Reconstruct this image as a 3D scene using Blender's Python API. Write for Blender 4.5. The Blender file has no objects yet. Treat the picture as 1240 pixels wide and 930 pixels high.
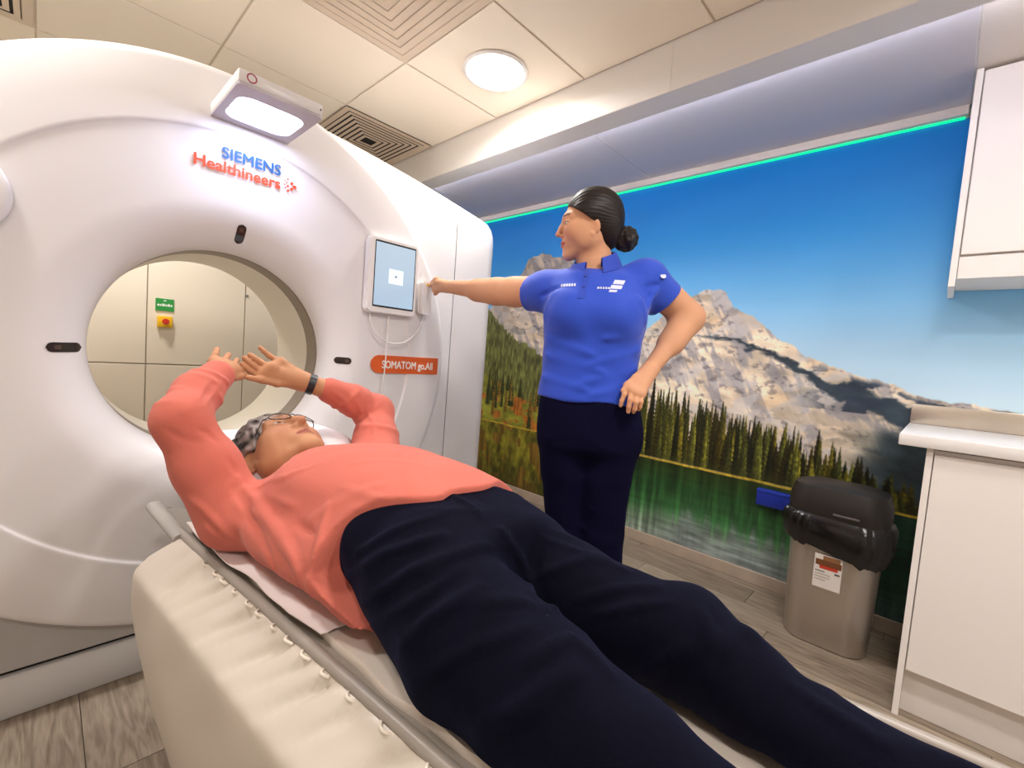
import bpy, bmesh, math, random
import numpy as np
from mathutils import Vector, Matrix

random.seed(7)
RNG = np.random.default_rng(11)
SC = bpy.context.scene
COL = SC.collection
PI = math.pi

# ---------------------------------------------------------------- camera
cam_data = bpy.data.cameras.new('camera')
cam_data.sensor_width = 36.0
cam_data.sensor_fit = 'HORIZONTAL'
cam_data.lens = 544.498 / 1240 * 36.0
cam_data.clip_start = 0.02
cam = bpy.data.objects.new('camera', cam_data)
COL.objects.link(cam)
_yaw, _pit, _rol = math.radians(46.443), math.radians(3.589), math.radians(4.376)
_f = Vector((math.sin(_yaw) * math.cos(_pit), math.cos(_yaw) * math.cos(_pit), -math.sin(_pit)))
_r = Vector((math.cos(_yaw), -math.sin(_yaw), 0))
_u = _r.cross(_f)
_r2 = _r * math.cos(_rol) + _u * math.sin(_rol)
_u2 = _u * math.cos(_rol) - _r * math.sin(_rol)
cam.matrix_world = Matrix(((_r2.x, _u2.x, -_f.x, 0.0), (_r2.y, _u2.y, -_f.y, 0.0), (_r2.z, _u2.z, -_f.z, 1.15), (0, 0, 0, 1)))
SC.camera = cam

# ---------------------------------------------------------------- world and exposure
world = bpy.data.worlds.new('world')
world.use_nodes = True
world.node_tree.nodes['Background'].inputs[0].default_value = (1, 0.97, 0.93, 1)
world.node_tree.nodes['Background'].inputs[1].default_value = 0.05
SC.world = world
SC.view_settings.view_transform = 'Standard'
SC.view_settings.look = 'None'
SC.view_settings.gamma = 1.0
SC.view_settings.use_curve_mapping = False
SC.view_settings.exposure = 0.90
LAMP_W = 8.0

# ---------------------------------------------------------------- helpers
def lin(c):
    c = np.asarray(c, float) / 255.0
    return np.where(c <= 0.04045, c / 12.92, ((c + 0.055) / 1.055) ** 2.4)

MATS = {}
def mat(name, rgb=(200, 200, 200), rough=0.5, metal=0.0, bump=None, vary=None, emit=None, spec=0.5, sheen=0.0, attr=None, sss=0.0, coat=0.0, stretch=None, alpha=None, trans=0.0):
    if name in MATS:
        return MATS[name]
    m = bpy.data.materials.new(name)
    m.use_nodes = True
    nt = m.node_tree
    N, L = nt.nodes, nt.links
    b = N['Principled BSDF']
    c = [float(x) for x in lin(rgb)] + [1.0]
    b.inputs['Base Color'].default_value = c
    b.inputs['Roughness'].default_value = rough
    b.inputs['Metallic'].default_value = metal
    b.inputs['Specular IOR Level'].default_value = spec
    if sheen:
        b.inputs['Sheen Weight'].default_value = sheen
        if sum(rgb) < 80: b.inputs['Sheen Tint'].default_value = (0.25, 0.3, 0.85, 1.0)
    if coat:
        b.inputs['Coat Weight'].default_value = coat
    if trans:
        b.inputs['Transmission Weight'].default_value = trans
    if alpha is not None:
        b.inputs['Alpha'].default_value = alpha
    if sss:
        b.inputs['Subsurface Weight'].default_value = sss
        b.inputs['Subsurface Radius'].default_value = (0.012, 0.005, 0.003)
        b.inputs['Subsurface Scale'].default_value = 1.0
    if emit:
        b.inputs['Emission Color'].default_value = [float(x) for x in lin(emit[0])] + [1.0]
        b.inputs['Emission Strength'].default_value = emit[1]
    tc = None
    def coords():
        nonlocal tc
        if tc is None:
            t = N.new('ShaderNodeTexCoord')
            mp = N.new('ShaderNodeMapping')
            if stretch:
                mp.inputs['Scale'].default_value = stretch
            L.new(t.outputs['Object'], mp.inputs['Vector'])
            tc = mp
        return tc.outputs['Vector']
    src = None
    if attr:
        a = N.new('ShaderNodeAttribute')
        a.attribute_name = attr
        src = a.outputs['Color']
        L.new(src, b.inputs['Base Color'])
    if vary:
        sc, amt = vary
        n = N.new('ShaderNodeTexNoise')
        n.inputs['Scale'].default_value = sc
        n.inputs['Detail'].default_value = 5
        L.new(coords(), n.inputs['Vector'])
        mr = N.new('ShaderNodeMapRange')
        mr.inputs['From Min'].default_value = 0.3
        mr.inputs['From Max'].default_value = 0.7
        mr.inputs['To Min'].default_value = 1 - amt
        mr.inputs['To Max'].default_value = 1 + amt
        L.new(n.outputs['Fac'], mr.inputs['Value'])
        mx = N.new('ShaderNodeMix')
        mx.data_type = 'RGBA'
        mx.blend_type = 'MULTIPLY'
        mx.inputs[0].default_value = 1.0
        if src:
            L.new(src, mx.inputs[6])
        else:
            mx.inputs[6].default_value = c
        L.new(mr.outputs[0], mx.inputs[7])
        L.new(mx.outputs[2], b.inputs['Base Color'])
    if bump:
        sc, st = bump
        n2 = N.new('ShaderNodeTexNoise')
        n2.inputs['Scale'].default_value = sc
        n2.inputs['Detail'].default_value = 4
        L.new(coords(), n2.inputs['Vector'])
        bp = N.new('ShaderNodeBump')
        bp.inputs['Strength'].default_value = st
        bp.inputs['Distance'].default_value = 0.002
        L.new(n2.outputs['Fac'], bp.inputs['Height'])
        L.new(bp.outputs['Normal'], b.inputs['Normal'])
    MATS[name] = m
    return m

def link(o, parent=None):
    COL.objects.link(o)
    if parent is not None:
        o.parent = parent
    return o

def tag(o, label=None, cat=None, group=None, kind=None):
    if label: o['label'] = label
    if cat: o['category'] = cat
    if group: o['group'] = group
    if kind: o['kind'] = kind
    return o

def empty(name, loc=(0, 0, 0), rz=0.0):
    o = bpy.data.objects.new(name, None)
    o.location = loc
    o.rotation_euler = (0, 0, rz)
    o.empty_display_size = 0.1
    return link(o)

class MB:
    """collects shapes; build() links them as one mesh object"""
    def __init__(s):
        s.v, s.f = [], []
    def add(s, vs, fs):
        n = len(s.v)
        s.v.extend([tuple(p) for p in vs])
        s.f.extend([tuple(i + n for i in f) for f in fs])
        return s
    def box(s, x0, x1, y0, y1, z0, z1, r=0.0, seg=2):
        if r <= 0:
            vs = [(x, y, z) for x in (x0, x1) for y in (y0, y1) for z in (z0, z1)]
            return s.add(vs, [(0, 1, 3, 2), (4, 6, 7, 5), (0, 4, 5, 1), (2, 3, 7, 6), (0, 2, 6, 4), (1, 5, 7, 3)])
        bm = bmesh.new()
        bmesh.ops.create_cube(bm, size=1.0)
        for v in bm.verts:
            v.co = Vector(((x0 + x1) / 2 + v.co.x * (x1 - x0), (y0 + y1) / 2 + v.co.y * (y1 - y0), (z0 + z1) / 2 + v.co.z * (z1 - z0)))
        bmesh.ops.bevel(bm, geom=list(bm.edges), offset=r, segments=seg, profile=0.5, affect='EDGES')
        bm.verts.index_update()
        s.add([tuple(v.co) for v in bm.verts], [[v.index for v in f.verts] for f in bm.faces])
        bm.free()
        return s
    def loops(s, loops, cap0=False, cap1=False, closed=True):
        n = len(loops[0])
        vs = [p for l in loops for p in l]
        fs = []
        for i in range(len(loops) - 1):
            for j in range(n if closed else n - 1):
                k = (j + 1) % n
                fs.append((i * n + j, i * n + k, (i + 1) * n + k, (i + 1) * n + j))
        if cap0: fs.append(tuple(range(n - 1, -1, -1)))
        if cap1: fs.append(tuple(range((len(loops) - 1) * n, len(loops) * n)))
        return s.add(vs, fs)
    def tube(s, pts, r, n=8, caps=True):
        pts = [Vector(p) for p in pts]
        rs = r if isinstance(r, (list, tuple)) else [r] * len(pts)
        up = Vector((0.13, 0.21, 0.97))
        ls = []
        for i, p in enumerate(pts):
            t = (pts[min(i + 1, len(pts) - 1)] - pts[max(i - 1, 0)]).normalized()
            a = t.cross(up)
            if a.length < 1e-3: a = t.cross(Vector((1, 0, 0)))
            a.normalize()
            bb = a.cross(t).normalized()
            up = bb
            ls.append([tuple(p + (a * math.cos(2 * PI * k / n) + bb * math.sin(2 * PI * k / n)) * rs[i]) for k in range(n)])
        return s.loops(ls, caps, caps)
    def prism(s, pts2, fn, d0, d1, r=0.0):
        """outline pts2 (u,v) extruded from depth d0 to d1, placed by fn(u,v,d)"""
        n = len(pts2)
        s.loops([[fn(u, v, d0) for u, v in pts2], [fn(u, v, d1) for u, v in pts2]], True, True)
        return s
    def build(s, name, m, parent=None, smooth=35, col=None):
        me = bpy.data.meshes.new(name)
        me.from_pydata(s.v, [], s.f)
        bm = bmesh.new()
        bm.from_mesh(me)
        bmesh.ops.recalc_face_normals(bm, faces=list(bm.faces))
        bm.to_mesh(me)
        bm.free()
        if smooth:
            me.polygons.foreach_set('use_smooth', [True] * len(me.polygons))
            me.set_sharp_from_angle(angle=math.radians(smooth))
        me.materials.append(m)
        o = bpy.data.objects.new(name, me)
        return link(o, parent)

def rrect(u0, u1, v0, v1, r, n=6):
    out = []
    for cx, cy, a0 in ((u1 - r, v1 - r, 0), (u0 + r, v1 - r, 90), (u0 + r, v0 + r, 180), (u1 - r, v0 + r, 270)):
        for k in range(n + 1):
            a = math.radians(a0 + 90 * k / n)
            out.append((cx + r * math.cos(a), cy + r * math.sin(a)))
    return out

def text_mesh(name, body, size, m, parent, origin, xdir, ydir, extrude=0.0006, bold=0.0, align='LEFT', width=None, thick=0.0):
    cu = bpy.data.curves.new(name, 'FONT')
    cu.body = body
    cu.size = size
    cu.extrude = extrude
    cu.offset = bold
    cu.align_x = align
    cu.resolution_u = 4
    tmp = bpy.data.objects.new(name + '_tmp', cu)
    COL.objects.link(tmp)
    dg = bpy.context.evaluated_depsgraph_get()
    me = bpy.data.meshes.new_from_object(tmp.evaluated_get(dg))
    bpy.data.objects.remove(tmp)
    bpy.data.curves.remove(cu)
    sx = 1.0
    if width and len(me.vertices):
        xs = [v.co.x for v in me.vertices]
        sx = width / (max(xs) - min(xs))
    X, Y = Vector(xdir), Vector(ydir)
    Z = X.cross(Y)
    for v in me.vertices:
        v.co = Vector(origin) + X * (v.co.x * sx) + Y * v.co.y + Z * v.co.z
    if thick:
        v0 = [v.co.copy() for v in me.vertices]; f0 = [list(p.vertices) for p in me.polygons]
        vv, ff = [], []
        for a_ in range(8):
            o_ = X * (thick * math.cos(a_ * PI / 4)) + Y * (thick * math.sin(a_ * PI / 4)) + Z * (a_ * 0.00006)
            ff += [[i + len(vv) for i in f] for f in f0]
            vv += [c + o_ for c in v0]
        me = bpy.data.meshes.new(name)
        me.from_pydata([tuple(c) for c in vv], [], ff)
    me.materials.clear()
    me.materials.append(m)
    me.name = name
    o = bpy.data.objects.new(name, me)
    return link(o, parent)

# ---------------------------------------------------------------- numpy noise
def vnoise(x, y, seed=0):
    r = np.random.default_rng(seed).random((64, 64)).astype(np.float32)
    xi = np.floor(x).astype(int); yi = np.floor(y).astype(int)
    fx = x - xi; fy = y - yi
    fx = fx * fx * (3 - 2 * fx); fy = fy * fy * (3 - 2 * fy)
    a = r[yi % 64, xi % 64]; b = r[yi % 64, (xi + 1) % 64]
    c = r[(yi + 1) % 64, xi % 64]; d = r[(yi + 1) % 64, (xi + 1) % 64]
    return (a * (1 - fx) + b * fx) * (1 - fy) + (c * (1 - fx) + d * fx) * fy

def fbm(x, y, seed=0, o=4):
    s = 0; a = 0.5; t = 0
    for i in range(o):
        s = s + a * vnoise(x * 2 ** i, y * 2 ** i, seed + i); t += a; a *= 0.5
    return s / t

def smooth(a, b, x):
    t = np.clip((x - a) / (b - a), 0, 1)
    return t * t * (3 - 2 * t)

# ---------------------------------------------------------------- signed-distance modelling (people, hair, soft goods)
class Field:
    def __init__(s):
        s.p = []
        s.disp = None
        s.clips = []
        s.pad = 0.0
    def _add(s, fn, c, R, k, op):
        s.p.append((fn, np.array(c, np.float32), float(R), float(k), op))
        return s
    def cone(s, a, b, ra, rb, k=0.01, op=1):
        a = np.array(a, np.float32); b = np.array(b, np.float32)
        ab = b - a
        l2 = float(ab @ ab) + 1e-12
        def fn(P):
            q = P - a
            t = np.clip(q @ ab / l2, 0, 1)
            q = q - t[:, None] * ab
            return np.sqrt(np.einsum('ij,ij->i', q, q)) - (ra + t * (rb - ra))
        return s._add(fn, (a + b) / 2, math.sqrt(l2) / 2 + max(ra, rb), k, op)
    def chain(s, pts, rs, k=0.01, op=1):
        for i in range(len(pts) - 1):
            s.cone(pts[i], pts[i + 1], rs[i], rs[i + 1], k, op)
        return s
    def ell(s, c, r, M=None, k=0.01, op=1):
        c = np.array(c, np.float32); r = np.array(r, np.float32)
        Mi = None if M is None else np.array(M, np.float32)
        def fn(P):
            q = P - c
            if Mi is not None: q = q @ Mi          # columns of M are the local axes
            k0 = np.sqrt(np.sum((q / r) ** 2, 1)) + 1e-9
            k1 = np.sqrt(np.sum((q / r ** 2) ** 2, 1)) + 1e-9
            return k0 * (k0 - 1) / k1
        return s._add(fn, c, float(max(r)), k, op)
    def loft(s, axis, st, n=2.3, k=0.02, op=1, off=0.0):
        """st rows: t, cu, cv, ru, rv; axis 1: along y with (x,z); axis 2: along z with (x,y)"""
        st = np.array(st, float)
        tt = np.linspace(st[0, 0], st[-1, 0], 96)
        dense = np.zeros((96, 4))
        for j in range(4):
            m = np.gradient(st[:, j + 1], st[:, 0])
            i = np.clip(np.searchsorted(st[:, 0], tt) - 1, 0, len(st) - 2)
            h = st[i + 1, 0] - st[i, 0]
            q = (tt - st[i, 0]) / h
            dense[:, j] = ((2 * q ** 3 - 3 * q ** 2 + 1) * st[i, j + 1] + (q ** 3 - 2 * q ** 2 + q) * h * m[i]
                           + (-2 * q ** 3 + 3 * q ** 2) * st[i + 1, j + 1] + (q ** 3 - q ** 2) * h * m[i + 1])
        iu, iv = (0, 2) if axis == 1 else (0, 1)
        def fn(P):
            t = P[:, axis]
            cu, cv, ru, rv = [np.interp(t, tt, dense[:, j]) for j in range(4)]
            ru = ru + off; rv = rv + off
            g = (np.abs((P[:, iu] - cu) / ru) ** n + np.abs((P[:, iv] - cv) / rv) ** n) ** (1.0 / n)
            d = (g - 1) * np.minimum(ru, rv)
            e = np.maximum(st[0, 0] - t, t - st[-1, 0]) - off
            # rounded end
            return np.where((d > -0.03) & (e > -0.03), np.sqrt(np.maximum(d + 0.03, 0) ** 2 + np.maximum(e + 0.03, 0) ** 2) - 0.03, np.maximum(d, e))
        mid = (st[0, 0] + st[-1, 0]) / 2
        c = np.zeros(3); c[axis] = mid; c[iu] = st[:, 1].mean(); c[iv] = st[:, 2].mean()
        R = math.hypot((st[-1, 0] - st[0, 0]) / 2, st[:, 3:].max()) + 0.12
        return s._add(fn, c, R, k, op)
    def box(s, c, h, M=None, r=0.005, k=0.01, op=1):
        c = np.array(c, np.float32); h = np.array(h, np.float32)
        Mi = None if M is None else np.array(M, np.float32)
        def fn(P):
            q = P - c
            if Mi is not None: q = q @ Mi
            q = np.abs(q) - (h - r)
            return np.sqrt(np.sum(np.maximum(q, 0) ** 2, 1)) + np.minimum(q.max(1), 0) - r
        return s._add(fn, c, float(np.linalg.norm(h)), k, op)
    def ev(s, P, centers=None, nb=0, brad=0.0):
        d = np.full(len(P), 1.0, np.float32)
        for fn, c, R, k, op in s.p:
            if centers is not None:
                sel = np.linalg.norm(centers - c, axis=1) < R + brad + k + 0.03
                if not sel.any(): continue
                idx = np.nonzero(sel)[0]
                full = len(idx) == len(centers)
                ii = slice(None) if full else (idx[:, None] * nb + np.arange(nb)).ravel()
            else:
                ii = slice(None)
            Q = P[ii]; a = d[ii]
            b = fn(Q).astype(np.float32)
            if op == 1:
                h = np.clip(0.5 + 0.5 * (a - b) / k, 0, 1)
                d[ii] = a * (1 - h) + b * h - k * h * (1 - h)
            else:
                b = -b
                h = np.clip(0.5 - 0.5 * (a - b) / k, 0, 1)
                d[ii] = a * (1 - h) + b * h + k * h * (1 - h)
        if s.disp is not None:
            d = d - s.disp(P).astype(np.float32)
        for cl in s.clips:
            d = np.maximum(d, cl(P))
        return d
    def mesh(s, lo, hi, h):
        B = 8
        lo = np.array(lo, float); hi = np.array(hi, float)
        nb = np.ceil((hi - lo) / (h * B)).astype(int)
        n = nb * B
        g = np.stack(np.meshgrid(*[np.arange(k) for k in nb], indexing='ij'), -1).reshape(-1, 3)
        cen = (lo + (g * B + B / 2 - 0.5) * h).astype(np.float32)
        rad = math.sqrt(3) * B / 2 * h
        dc = s.ev(cen)
        act = np.abs(dc) < rad * 1.5 + 0.012 + s.pad
        D = np.ones(tuple(n), np.float32)
        V = D.reshape(nb[0], B, nb[1], B, nb[2], B).transpose(0, 2, 4, 1, 3, 5)
        neg = (~act) & (dc < 0)
        gn = g[neg]
        V[gn[:, 0], gn[:, 1], gn[:, 2]] = -1.0
        ga = g[act]; ca = cen[act]
        off = np.stack(np.meshgrid(*[np.arange(B)] * 3, indexing='ij'), -1).reshape(-1, 3)
        for s0 in range(0, len(ga), 3000):
            gg = ga[s0:s0 + 3000]; cc = ca[s0:s0 + 3000]
            P = (lo + ((gg[:, None, :] * B + off[None]) * h)).reshape(-1, 3).astype(np.float32)
            d = s.ev(P, cc, B ** 3, rad)
            V[gg[:, 0], gg[:, 1], gg[:, 2]] = d.reshape(-1, B, B, B)
        D[0], D[-1], D[:, 0], D[:, -1], D[:, :, 0], D[:, :, -1] = (1,) * 6
        S = D < 0
        cnt = np.zeros(tuple(n - 1), np.int8)
        cor = [(i, j, k) for i in (0, 1) for j in (0, 1) for k in (0, 1)]
        for i, j, k in cor:
            cnt += S[i:n[0] - 1 + i, j:n[1] - 1 + j, k:n[2] - 1 + k]
        I = np.argwhere((cnt > 0) & (cnt < 8))
        lid = (I[:, 0] * n[1] + I[:, 1]) * n[2] + I[:, 2]
        vals = {c: D[I[:, 0] + c[0], I[:, 1] + c[1], I[:, 2] + c[2]] for c in cor}
        acc = np.zeros((len(I), 3)); num = np.zeros(len(I))
        for c in cor:
            for ax in range(3):
                if c[ax]: continue
                c2 = list(c); c2[ax] = 1; c2 = tuple(c2)
                a, b = vals[c], vals[c2]
                m = (a < 0) != (b < 0)
                t = np.where(m, a / np.where(m, a - b, 1), 0)
                p = np.array(c, float)[None].repeat(len(I), 0)
                p[:, ax] = t
                acc[m] += p[m]; num[m] += 1
        verts = lo + (I + acc / num[:, None]) * h
        quads = []
        for ax in range(3):
            a1, a2 = (ax + 1) % 3, (ax + 2) % 3
            sl0 = [slice(1, n[q] - 1) for q in range(3)]; sl1 = list(sl0)
            sl0[ax] = slice(0, n[ax] - 1); sl1[ax] = slice(1, n[ax])
            A = S[tuple(sl0)]; Bm = S[tuple(sl1)]
            E_ = np.argwhere(A != Bm)
            o = np.array([1, 1, 1]); o[ax] = 0
            fl = A[E_[:, 0], E_[:, 1], E_[:, 2]]
            E_ = E_ + o
            q = []
            for d1, d2 in ((-1, -1), (0, -1), (0, 0), (-1, 0)):
                c = E_.copy(); c[:, a1] += d1; c[:, a2] += d2
                q.append((c[:, 0] * n[1] + c[:, 1]) * n[2] + c[:, 2])
            q = np.stack(q, 1)
            q[~fl] = q[~fl][:, ::-1]
            quads.append(q)
        quads = np.concatenate(quads)
        quads = np.searchsorted(lid, quads)
        return verts, quads

def relax(verts, quads, it=1, f=0.5):
    e = np.concatenate([quads[:, [0, 1]], quads[:, [1, 2]], quads[:, [2, 3]], quads[:, [3, 0]]])
    e = np.concatenate([e, e[:, ::-1]])
    cnt = np.bincount(e[:, 0], minlength=len(verts))[:, None]
    for _ in range(it):
        s = np.stack([np.bincount(e[:, 0], weights=verts[e[:, 1], j], minlength=len(verts)) for j in range(3)], 1)
        verts = verts * (1 - f) + s / np.maximum(cnt, 1) * f
    return verts

def np_obj(name, parts, m, parent=None, colors=None):
    """parts: list of (verts, quads) joined as one mesh; colors: per vertex linear rgb or None"""
    vs = np.concatenate([p[0] for p in parts]).astype(np.float32)
    o = 0; qs = []
    for v, q in parts:
        qs.append(q + o); o += len(v)
    qs = np.concatenate(qs).astype(np.int32)
    me = bpy.data.meshes.new(name)
    me.vertices.add(len(vs)); me.loops.add(len(qs) * 4); me.polygons.add(len(qs))
    me.vertices.foreach_set('co', vs.ravel())
    me.polygons.foreach_set('loop_start', np.arange(0, len(qs) * 4, 4, dtype=np.int32))
    me.loops.foreach_set('vertex_index', qs.ravel())
    me.polygons.foreach_set('use_smooth', np.ones(len(qs), bool))
    me.update(calc_edges=True)
    me.validate()
    if colors is not None:
        ca = me.color_attributes.new('Col', 'FLOAT_COLOR', 'POINT')
        c4 = np.ones((len(vs), 4), np.float32); c4[:, :3] = colors
        ca.data.foreach_set('color', c4.ravel())
    me.materials.append(m)
    ob = bpy.data.objects.new(name, me)
    return link(ob, parent)

# ---------------------------------------------------------------- materials
M_white = mat('painted white', (238, 234, 230), 0.35)
M_wall = mat('wall white', (232, 226, 218), 0.55)
M_tile = mat('ceiling tile cream', (249, 238, 220), 0.8, bump=(180, 0.15))
M_grid = mat('ceiling grid cream', (228, 213, 194), 0.6)
M_dark = mat('dark gap', (28, 26, 25), 0.8)
M_panel = mat('cream wall panel', (238, 226, 206), 0.4)
M_seam = mat('panel joint', (186, 172, 152), 0.7)
M_gantry = mat('gantry white', (236, 231, 230), 0.33, coat=0.15)
M_groove = mat('gantry groove', (170, 164, 162), 0.5)
M_bore = mat('bore cream', (240, 232, 216), 0.4)
M_ring = mat('bore ring grey', (150, 138, 122), 0.45)
M_gbase = mat('gantry base grey', (184, 179, 176), 0.45)
M_skirt = mat('gantry skirt grey', (210, 206, 204), 0.4, vary=(6, 0.03))
M_black = mat('black plastic', (22, 20, 20), 0.35)
M_lens = mat('smoked window', (46, 38, 34), 0.15)
M_steel = mat('brushed steel', (196, 188, 178), 0.32, metal=0.9, stretch=(1, 1, 60), vary=(8, 0.05))
M_cab = mat('cabinet laminate', (240, 232, 226), 0.4)
M_alu = mat('pelmet white', (232, 222, 214), 0.45)
M_soffit = mat('soffit grey', (214, 208, 210), 0.42)
M_soffit_w = mat('soffit warm white', (232, 222, 212), 0.5)

# ================================================================ SETTING
X0, X1, Y0, Y1, ZC = -1.55, 2.72, -2.30, 4.00, 2.48

# floor and planks
def plank_material():
    m = bpy.data.materials.new('oak vinyl plank')
    m.use_nodes = True
    N, L = m.node_tree.nodes, m.node_tree.links
    b = N['Principled BSDF']
    geo = N.new('ShaderNodeNewGeometry')
    oi = N.new('ShaderNodeObjectInfo')
    sep = N.new('ShaderNodeSeparateXYZ'); L.new(geo.outputs['Position'], sep.inputs[0])
    comb = N.new('ShaderNodeCombineXYZ')
    mu = N.new('ShaderNodeMath'); mu.operation = 'MULTIPLY'; mu.inputs[1].default_value = 37.0
    L.new(oi.outputs['Random'], mu.inputs[0])
    yy = N.new('ShaderNodeMath'); yy.operation = 'MULTIPLY'; yy.inputs[1].default_value = 0.09
    L.new(sep.outputs['Y'], yy.inputs[0])
    L.new(sep.outputs['X'], comb.inputs[0]); L.new(yy.outputs[0], comb.inputs[1]); L.new(mu.outputs[0], comb.inputs[2])
    n1 = N.new('ShaderNodeTexNoise'); n1.inputs['Scale'].default_value = 9; n1.inputs['Detail'].default_value = 3; n1.inputs['Distortion'].default_value = 1.2
    L.new(comb.outputs[0], n1.inputs['Vector'])
    w = N.new('ShaderNodeMath'); w.operation = 'MULTIPLY'; w.inputs[1].default_value = 55.0
    L.new(n1.outputs['Fac'], w.inputs[0])
    sn = N.new('ShaderNodeMath'); sn.operation = 'SINE'; L.new(w.outputs[0], sn.inputs[0])
    n2 = N.new('ShaderNodeTexNoise'); n2.inputs['Scale'].default_value = 160; n2.inputs['Detail'].default_value = 3
    L.new(comb.outputs[0], n2.inputs['Vector'])
    a1 = N.new('ShaderNodeMath'); a1.operation = 'MULTIPLY_ADD'; a1.inputs[1].default_value = 0.10; a1.inputs[2].default_value = 0.25
    L.new(sn.outputs[0], a1.inputs[0])
    a2 = N.new('ShaderNodeMath'); a2.operation = 'MULTIPLY_ADD'; a2.inputs[1].default_value = 0.55
    L.new(n2.outputs['Fac'], a2.inputs[0]); L.new(a1.outputs[0], a2.inputs[2])
    a3 = N.new('ShaderNodeMath'); a3.operation = 'MULTIPLY_ADD'; a3.inputs[1].default_value = 0.18
    L.new(oi.outputs['Random'], a3.inputs[0]); L.new(a2.outputs[0], a3.inputs[2])
    cr = N.new('ShaderNodeValToRGB')
    e = cr.color_ramp.elements
    e[0].position = 0.28; e[0].color = [*lin((98, 83, 68)), 1]
    e[1].position = 0.85; e[1].color = [*lin((166, 150, 131)), 1]
    L.new(a3.outputs[0], cr.inputs[0])
    L.new(cr.outputs[0], b.inputs['Base Color'])
    b.inputs['Roughness'].default_value = 0.42
    bp = N.new('ShaderNodeBump'); bp.inputs['Strength'].default_value = 0.15; bp.inputs['Distance'].default_value = 0.001
    L.new(n2.outputs['Fac'], bp.inputs['Height']); L.new(bp.outputs['Normal'], b.inputs['Normal'])
    return m
M_plank = plank_material()
floor = MB().box(X0, X1, Y0, Y1, -0.06, -0.004).build('floor', mat('floor joint', (78, 66, 56), 0.7), smooth=0)
tag(floor, 'grey oak wood-effect vinyl plank floor of the scan room', kind='structure')
PW, PL = 0.182, 1.22
base_plank = None
nx = int(math.ceil((X1 - X0) / PW))
for i in range(nx):
    xa = X0 + i * PW; xb = min(xa + PW, X1)
    y = Y0 - ((i * 0.437) % 1) * PL
    while y < Y1:
        ya, yb = max(y, Y0), min(y + PL, Y1)
        if yb - ya > 0.02:
            if abs(xb - xa - PW) < 1e-6 and abs(yb - ya - PL) < 1e-6:
                if base_plank is None:
                    g = 0.0012
                    o = MB().box(-PW / 2 + g, PW / 2 - g, -PL / 2 + g, PL / 2 - g, -0.004, 0.0).build('plank', M_plank, floor, smooth=0)
                    base_plank = o
                else:
                    o = link(bpy.data.objects.new('plank', base_plank.data), floor)
                o.location = ((xa + xb) / 2, (ya + yb) / 2, 0)
            else:
                g = 0.0012
                MB().box(xa + g, xb - g, ya + g, yb - g, -0.004, 0.0).build('plank', M_plank, floor, smooth=0)
        y += PL

# ceiling with 600 mm tiles
ceiling = MB().box(X0, X1, Y0, Y1, ZC + 0.006, ZC + 0.08).build('ceiling', M_grid, smooth=0)
tag(ceiling, 'suspended ceiling of square cream tiles', kind='structure')
tiles_x = [1.77 - 0.6 * k for k in range(0, 7)]
tiles_y = [1.36 + 0.6 * k for k in range(-7, 6)]
SPECIAL = {(1, 0): 'lamp', (2, 0): 'vent', (1, 2): 'dark', (4, 2): 'dark'}
tile_me = None
for i in range(1, len(tiles_x)):
    xa, xb = tiles_x[i], tiles_x[i - 1]
    xa = max(xa, X0)
    if xb - xa < 0.03: continue
    for j in range(-7, 5):
        ya = max(1.36 + 0.6 * j, Y0); yb = min(1.36 + 0.6 * (j + 1), Y1)
        if yb - ya < 0.03: continue
        if SPECIAL.get((i, j)) in ('vent', 'dark'): continue
        full = abs(xb - xa - 0.6) < 1e-6 and abs(yb - ya - 0.6) < 1e-6
        if full and tile_me is not None:
            o = link(bpy.data.objects.new('ceiling_tile', tile_me), ceiling)
        else:
            w, l = (xb - xa) / 2 - 0.004, (yb - ya) / 2 - 0.004
            o = MB().box(-w, w, -l, l, 0.0, 0.006, 0.002, 1).build('ceiling_tile', M_tile, ceiling, smooth=0)
            if full: tile_me = o.data
        o.location = ((xa + xb) / 2, (ya + yb) / 2, ZC)

# walls
wall_back = MB().box(X0, X1, Y1, Y1 + 0.1, 0, ZC + 0.08).build('wall_back', M_seam, smooth=0)
tag(wall_back, 'cream panelled wall seen through the scanner bore', kind='structure')
for i in range(-4, 4):
    for za, zb in ((0.06, 0.896), (0.904, 2.48)):
        xa, xb = 0.5 + 0.6 * i, 1.1 + 0.6 * i
        xa, xb = max(xa, X0), min(xb, X1)
        if xb - xa < 0.05: continue
        MB().box(xa + 0.003, xb - 0.003, Y1 - 0.014, Y1, za, zb, 0.002, 1).build('panel', M_panel, wall_back, smooth=0)
for nm, bb, lb in (('wall_left', (X0 - 0.1, X0, Y0, Y1, 0, 2.56), 'plain off-white wall on the left of the room'),
                   ('wall_front', (X0, X1, Y0 - 0.1, Y0, 0, 2.56), 'plain off-white wall behind the viewpoint'),
                   ('wall_right', (X1, X1 + 0.1, Y0, Y1, 0, 2.56), 'long side wall that carries the landscape mural')):
    tag(MB().box(*bb).build(nm, M_wall, smooth=0), lb, kind='structure')
tag(MB().box(X1 - 0.012, X1 + 0.0, 0.02, Y1 - 0.02, 0, 0.072, 0.003, 1).build('baseboard_right', mat('skirting stone beige', (176, 158, 140), 0.4, vary=(7, 0.08)), smooth=0), 'low beige skirting under the landscape mural', kind='structure')

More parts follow.
